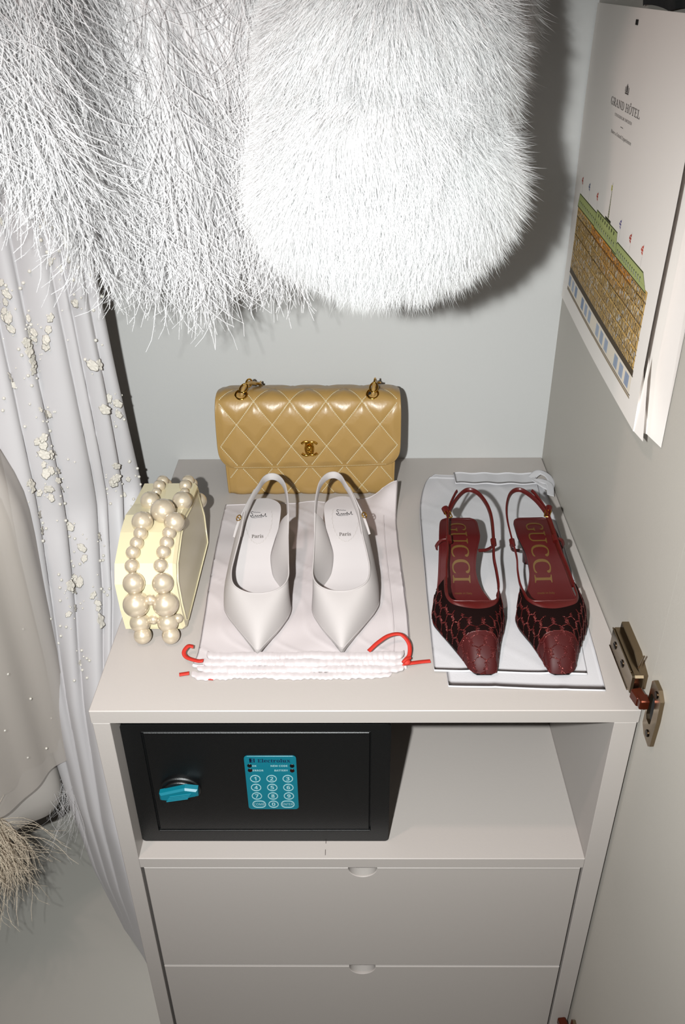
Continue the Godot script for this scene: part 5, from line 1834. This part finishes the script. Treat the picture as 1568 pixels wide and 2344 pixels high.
			var n: Vector3 = ((up.call(minf(1, s + e), t) as Vector3) - up.call(maxf(0, s - e), t)).cross((up.call(s, minf(1, t + e)) as Vector3) - up.call(s, maxf(0, t - e))).normalized()
			if n.y < 0: n = -n
			beads.append(Transform3D(along(n + Vector3(rg.randfn(0, 0.25), 0, rg.randfn(0, 0.25)), rg.randf() * TAU, rg.randf_range(0.00038, 0.00062)), p + n * 0.0004))
	strands("crystals", sh, M.crystal, [seed_mesh], [beads])
	# straps
	var strap := func(called: String, pts: Array, w: float, th: float) -> void:
		var q := []
		for p in pts: q.append(Vector3(p.x * mir, p.y, p.z))
		var way := spline(q, 8)
		var ups := []
		for p in way:
			var o := Vector3(p.x, 0, p.z - 0.05).normalized()
			ups.append((Vector3.UP + o * 0.3).normalized())
		var s2 := begin()
		sweep(s2, way, ups, flat2(w, th))
		part(called, done(s2), M.red_edge, sh)
	strap.call("side_strap", [Vector3(-0.0290, 0.0445, 0.130), Vector3(-0.0265, 0.0520, 0.1000), Vector3(-0.0237, 0.0580, 0.0820), Vector3(-0.0215, 0.0650, 0.060), Vector3(-0.0200, 0.0720, 0.038), Vector3(-0.0180, 0.0780, 0.0185)], 0.0085, 0.0022)
	strap.call("side_strap", [Vector3(0.0334, 0.0425, 0.132), Vector3(0.0342, 0.0445, 0.122), Vector3(0.0338, 0.0500, 0.1050), Vector3(0.0325, 0.0580, 0.0890), Vector3(0.0345, 0.0680, 0.067)], 0.0050, 0.0022)
	strap.call("heel_strap", [Vector3(0.0345, 0.0670, 0.069), Vector3(0.0358, 0.0780, 0.0355), Vector3(0.0335, 0.0845, 0.0140), Vector3(0.0276, 0.0880, -0.0060), Vector3(0.0205, 0.0898, -0.0175), Vector3(0.0120, 0.0902, -0.0215), Vector3(0.0040, 0.0895, -0.0165), Vector3(-0.0060, 0.0865, -0.0030), Vector3(-0.0130, 0.0820, 0.0095), Vector3(-0.0180, 0.0775, 0.0210)], 0.0060, 0.0022)
	strap.call("strap_end", [Vector3(-0.0195, 0.0790, 0.0180), Vector3(-0.0135, 0.0850, 0.0030), Vector3(-0.0075, 0.0905, -0.0090), Vector3(-0.0040, 0.0925, -0.0150)], 0.0045, 0.0016)
	strap.call("arch_strap", [Vector3(-0.0195, 0.0640, 0.0570), Vector3(-0.0300, 0.0610, 0.0560), Vector3(-0.0350, 0.0500, 0.0520), Vector3(-0.0335, 0.0440, 0.0500)], 0.0042, 0.0018)
	strap.call("arch_strap", [Vector3(0.0345, 0.0660, 0.0660), Vector3(0.0345, 0.0560, 0.0620), Vector3(0.0290, 0.0460, 0.0550), Vector3(0.0200, 0.0410, 0.0490)], 0.0042, 0.0018)
	for k in 2:
		st = begin()
		var c := Vector3((-0.0205 if k == 0 else 0.0346) * mir, 0.0655, 0.0600 if k == 0 else 0.0670)
		tube(st, PackedVector3Array([c + Vector3(0, 0.0015, -0.0045), c, c + Vector3(0, -0.0015, 0.0045)]), 0.0036, 10)
		part("strap_keeper", done(st), M.red_edge, sh)
	# buckle
	st = begin()
	var bc := Vector3(-0.0188 * mir, 0.0782, 0.0205)
	for q in [[-0.0035, 0.006], [0.0035, 0.006], [-0.0035, -0.004], [0.0035, -0.004]]: pass
	var fr := Basis(Vector3.UP, 0.35 * mir) * Basis(Vector3.RIGHT, 0.45)
	var loop := PackedVector3Array()
	for p in rounded(-0.0034, -0.0062, 0.0034, 0.0062, 0.001, 3): loop.append(bc + fr * Vector3(p.x, 0.0018, p.y))
	sweep(st, loop, [fr * Vector3.UP], circle2(0.0008, 6), true)
	tube(st, PackedVector3Array([bc + fr * Vector3(0, 0.0022, -0.006), bc + fr * Vector3(0, 0.0032, 0.006)]), 0.0007, 6)
	part("buckle", done(st), M.gold, sh)
	st = begin()
	tube(st, PackedVector3Array([bc + fr * Vector3(0, -0.001, -0.011), bc + fr * Vector3(0, 0.0, -0.003)]), 0.0046, 10)
	part("strap_keeper", done(st), M.red_edge, sh)
	# gold print on the insole
	var lay := func(cx: float, cz: float) -> Callable:
		return func(p: Vector2) -> Vector3:   # reads from the heel towards the toe
			var z := cz + p.x
			return Vector3(cx + p.y, table(hb, z) + 0.0019, z)
	st = begin()
	letters(st, "GUCCI", "Droid Serif", false, 0.083, 0.0225, lay.call(-0.0045 * mir - 0.001, 0.0540))
	part("gold_lettering", done(st), M.gold_print, sh)
	st = begin()
	letters(st, "made in Italy", "Droid Sans", false, 0.0215, 0.0032, func(p: Vector2) -> Vector3:
		var z := 0.1080 - p.y
		return Vector3(-0.0045 * mir + p.x, table(hb, z) + 0.0019, z))
	part("small_lettering", done(st), M.gold_print, sh)

# ------------------------------------------------------------------ cabinet hinge: arm on the side wall, cup on the door
func make_hinge(at: Vector3, label: String) -> void:
	var h := thing("cabinet_hinge", label, "hinge", at)
	var st := begin()
	# mounting plate against the wall
	prism(st, PackedVector2Array([Vector2(-0.090, -0.013), Vector2(-0.018, -0.013), Vector2(-0.006, -0.003), Vector2(-0.006, 0.016), Vector2(-0.035, 0.0245), Vector2(-0.086, 0.0245)]), 0.0002, 0.0085, 0.0008, false, Transform3D(Basis(Vector3(0, 0, 1), Vector3(0, 1, 0), Vector3(-1, 0, 0)), Vector3.ZERO))
	part("mounting_plate", done(st), M.nickel, h)
	st = begin()
	box(st, Vector3(-0.0165, -0.010, -0.088), Vector3(-0.003, 0.0165, -0.004), 0.0022)
	part("hinge_arm", done(st), M.nickel, h)
	st = begin()
	box(st, Vector3(-0.0175, -0.0105, -0.086), Vector3(-0.0160, -0.0085, -0.012), 0.0006)
	box(st, Vector3(-0.0175, 0.0150, -0.086), Vector3(-0.0160, 0.0170, -0.012), 0.0006)
	part("arm_rim", done(st), M.nickel, h)
	for z in [-0.070, -0.040]:
		st = begin()
		prism(st, oval(0, 0, 0.0045, 0.0045, 20), 0.0, 0.0012, 0.0004, true, Transform3D(Basis(Vector3(0, 0, 1), Vector3(0, 1, 0), Vector3(-1, 0, 0)), Vector3(-0.0163, 0.003, z)))
		box(st, Vector3(-0.0180, 0.0022, z - 0.003), Vector3(-0.0174, 0.0038, z + 0.003))
		part("screw", done(st), M.nickel_dark, h)
	st = begin()
	tube(st, PackedVector3Array([Vector3(-0.010, 0.022, -0.012), Vector3(-0.010, 0.045, -0.004)]), 0.0010, 8)
	part("hinge_pin", done(st), M.nickel, h)
	# links
	st = begin()
	box(st, Vector3(-0.0180, -0.0085, -0.004), Vector3(-0.0060, 0.0040, 0.0120), 0.0015, Transform3D(Basis(Vector3.UP, 0.2), Vector3.ZERO))
	part("hinge_link", done(st), M.copper, h)
	st = begin()
	box(st, Vector3(-0.0145, -0.006, 0.010), Vector3(-0.004, 0.006, 0.022), 0.0012)
	part("hinge_link", done(st), M.copper, h)
	# cup flange: a plate with rounded ends on the door, hollow in the middle
	st = begin()
	var out := PackedVector2Array([Vector2(0.0150, -0.030), Vector2(0.0240, -0.0385), Vector2(0.0400, -0.0400), Vector2(0.0440, -0.036), Vector2(0.0460, 0.000), Vector2(0.0440, 0.026), Vector2(0.0340, 0.033), Vector2(0.0190, 0.033), Vector2(0.0150, 0.028), Vector2(0.0150, 0.0)])
	var inn := PackedVector2Array([Vector2(0.0190, -0.014), Vector2(0.0220, -0.018), Vector2(0.0300, -0.018), Vector2(0.0330, -0.015), Vector2(0.0340, 0.0), Vector2(0.0330, 0.014), Vector2(0.0300, 0.017), Vector2(0.0220, 0.017), Vector2(0.0190, 0.014), Vector2(0.0185, 0.0)])
	ring(st, out, inn, 0.0002, 0.0045, Transform3D(Basis(Vector3(0, 0, 1), Vector3(0, 1, 0), Vector3(-1, 0, 0)), Vector3.ZERO))
	part("cup_flange", done(st), M.nickel, h)
	st = begin()
	prism(st, inn, 0.0002, 0.0008, 0.0, false, Transform3D(Basis(Vector3(0, 0, 1), Vector3(0, 1, 0), Vector3(-1, 0, 0)), Vector3.ZERO))
	part("cup", done(st), M.cloth_dark, h)
	for y in [-0.029, 0.025]:
		st = begin()
		prism(st, oval(0, 0, 0.0040, 0.0040, 20), 0.0, 0.0012, 0.0004, true, Transform3D(Basis(Vector3(0, 0, 1), Vector3(0, 1, 0), Vector3(-1, 0, 0)), Vector3(-0.0045, y, 0.032)))
		part("screw", done(st), M.nickel_dark, h)
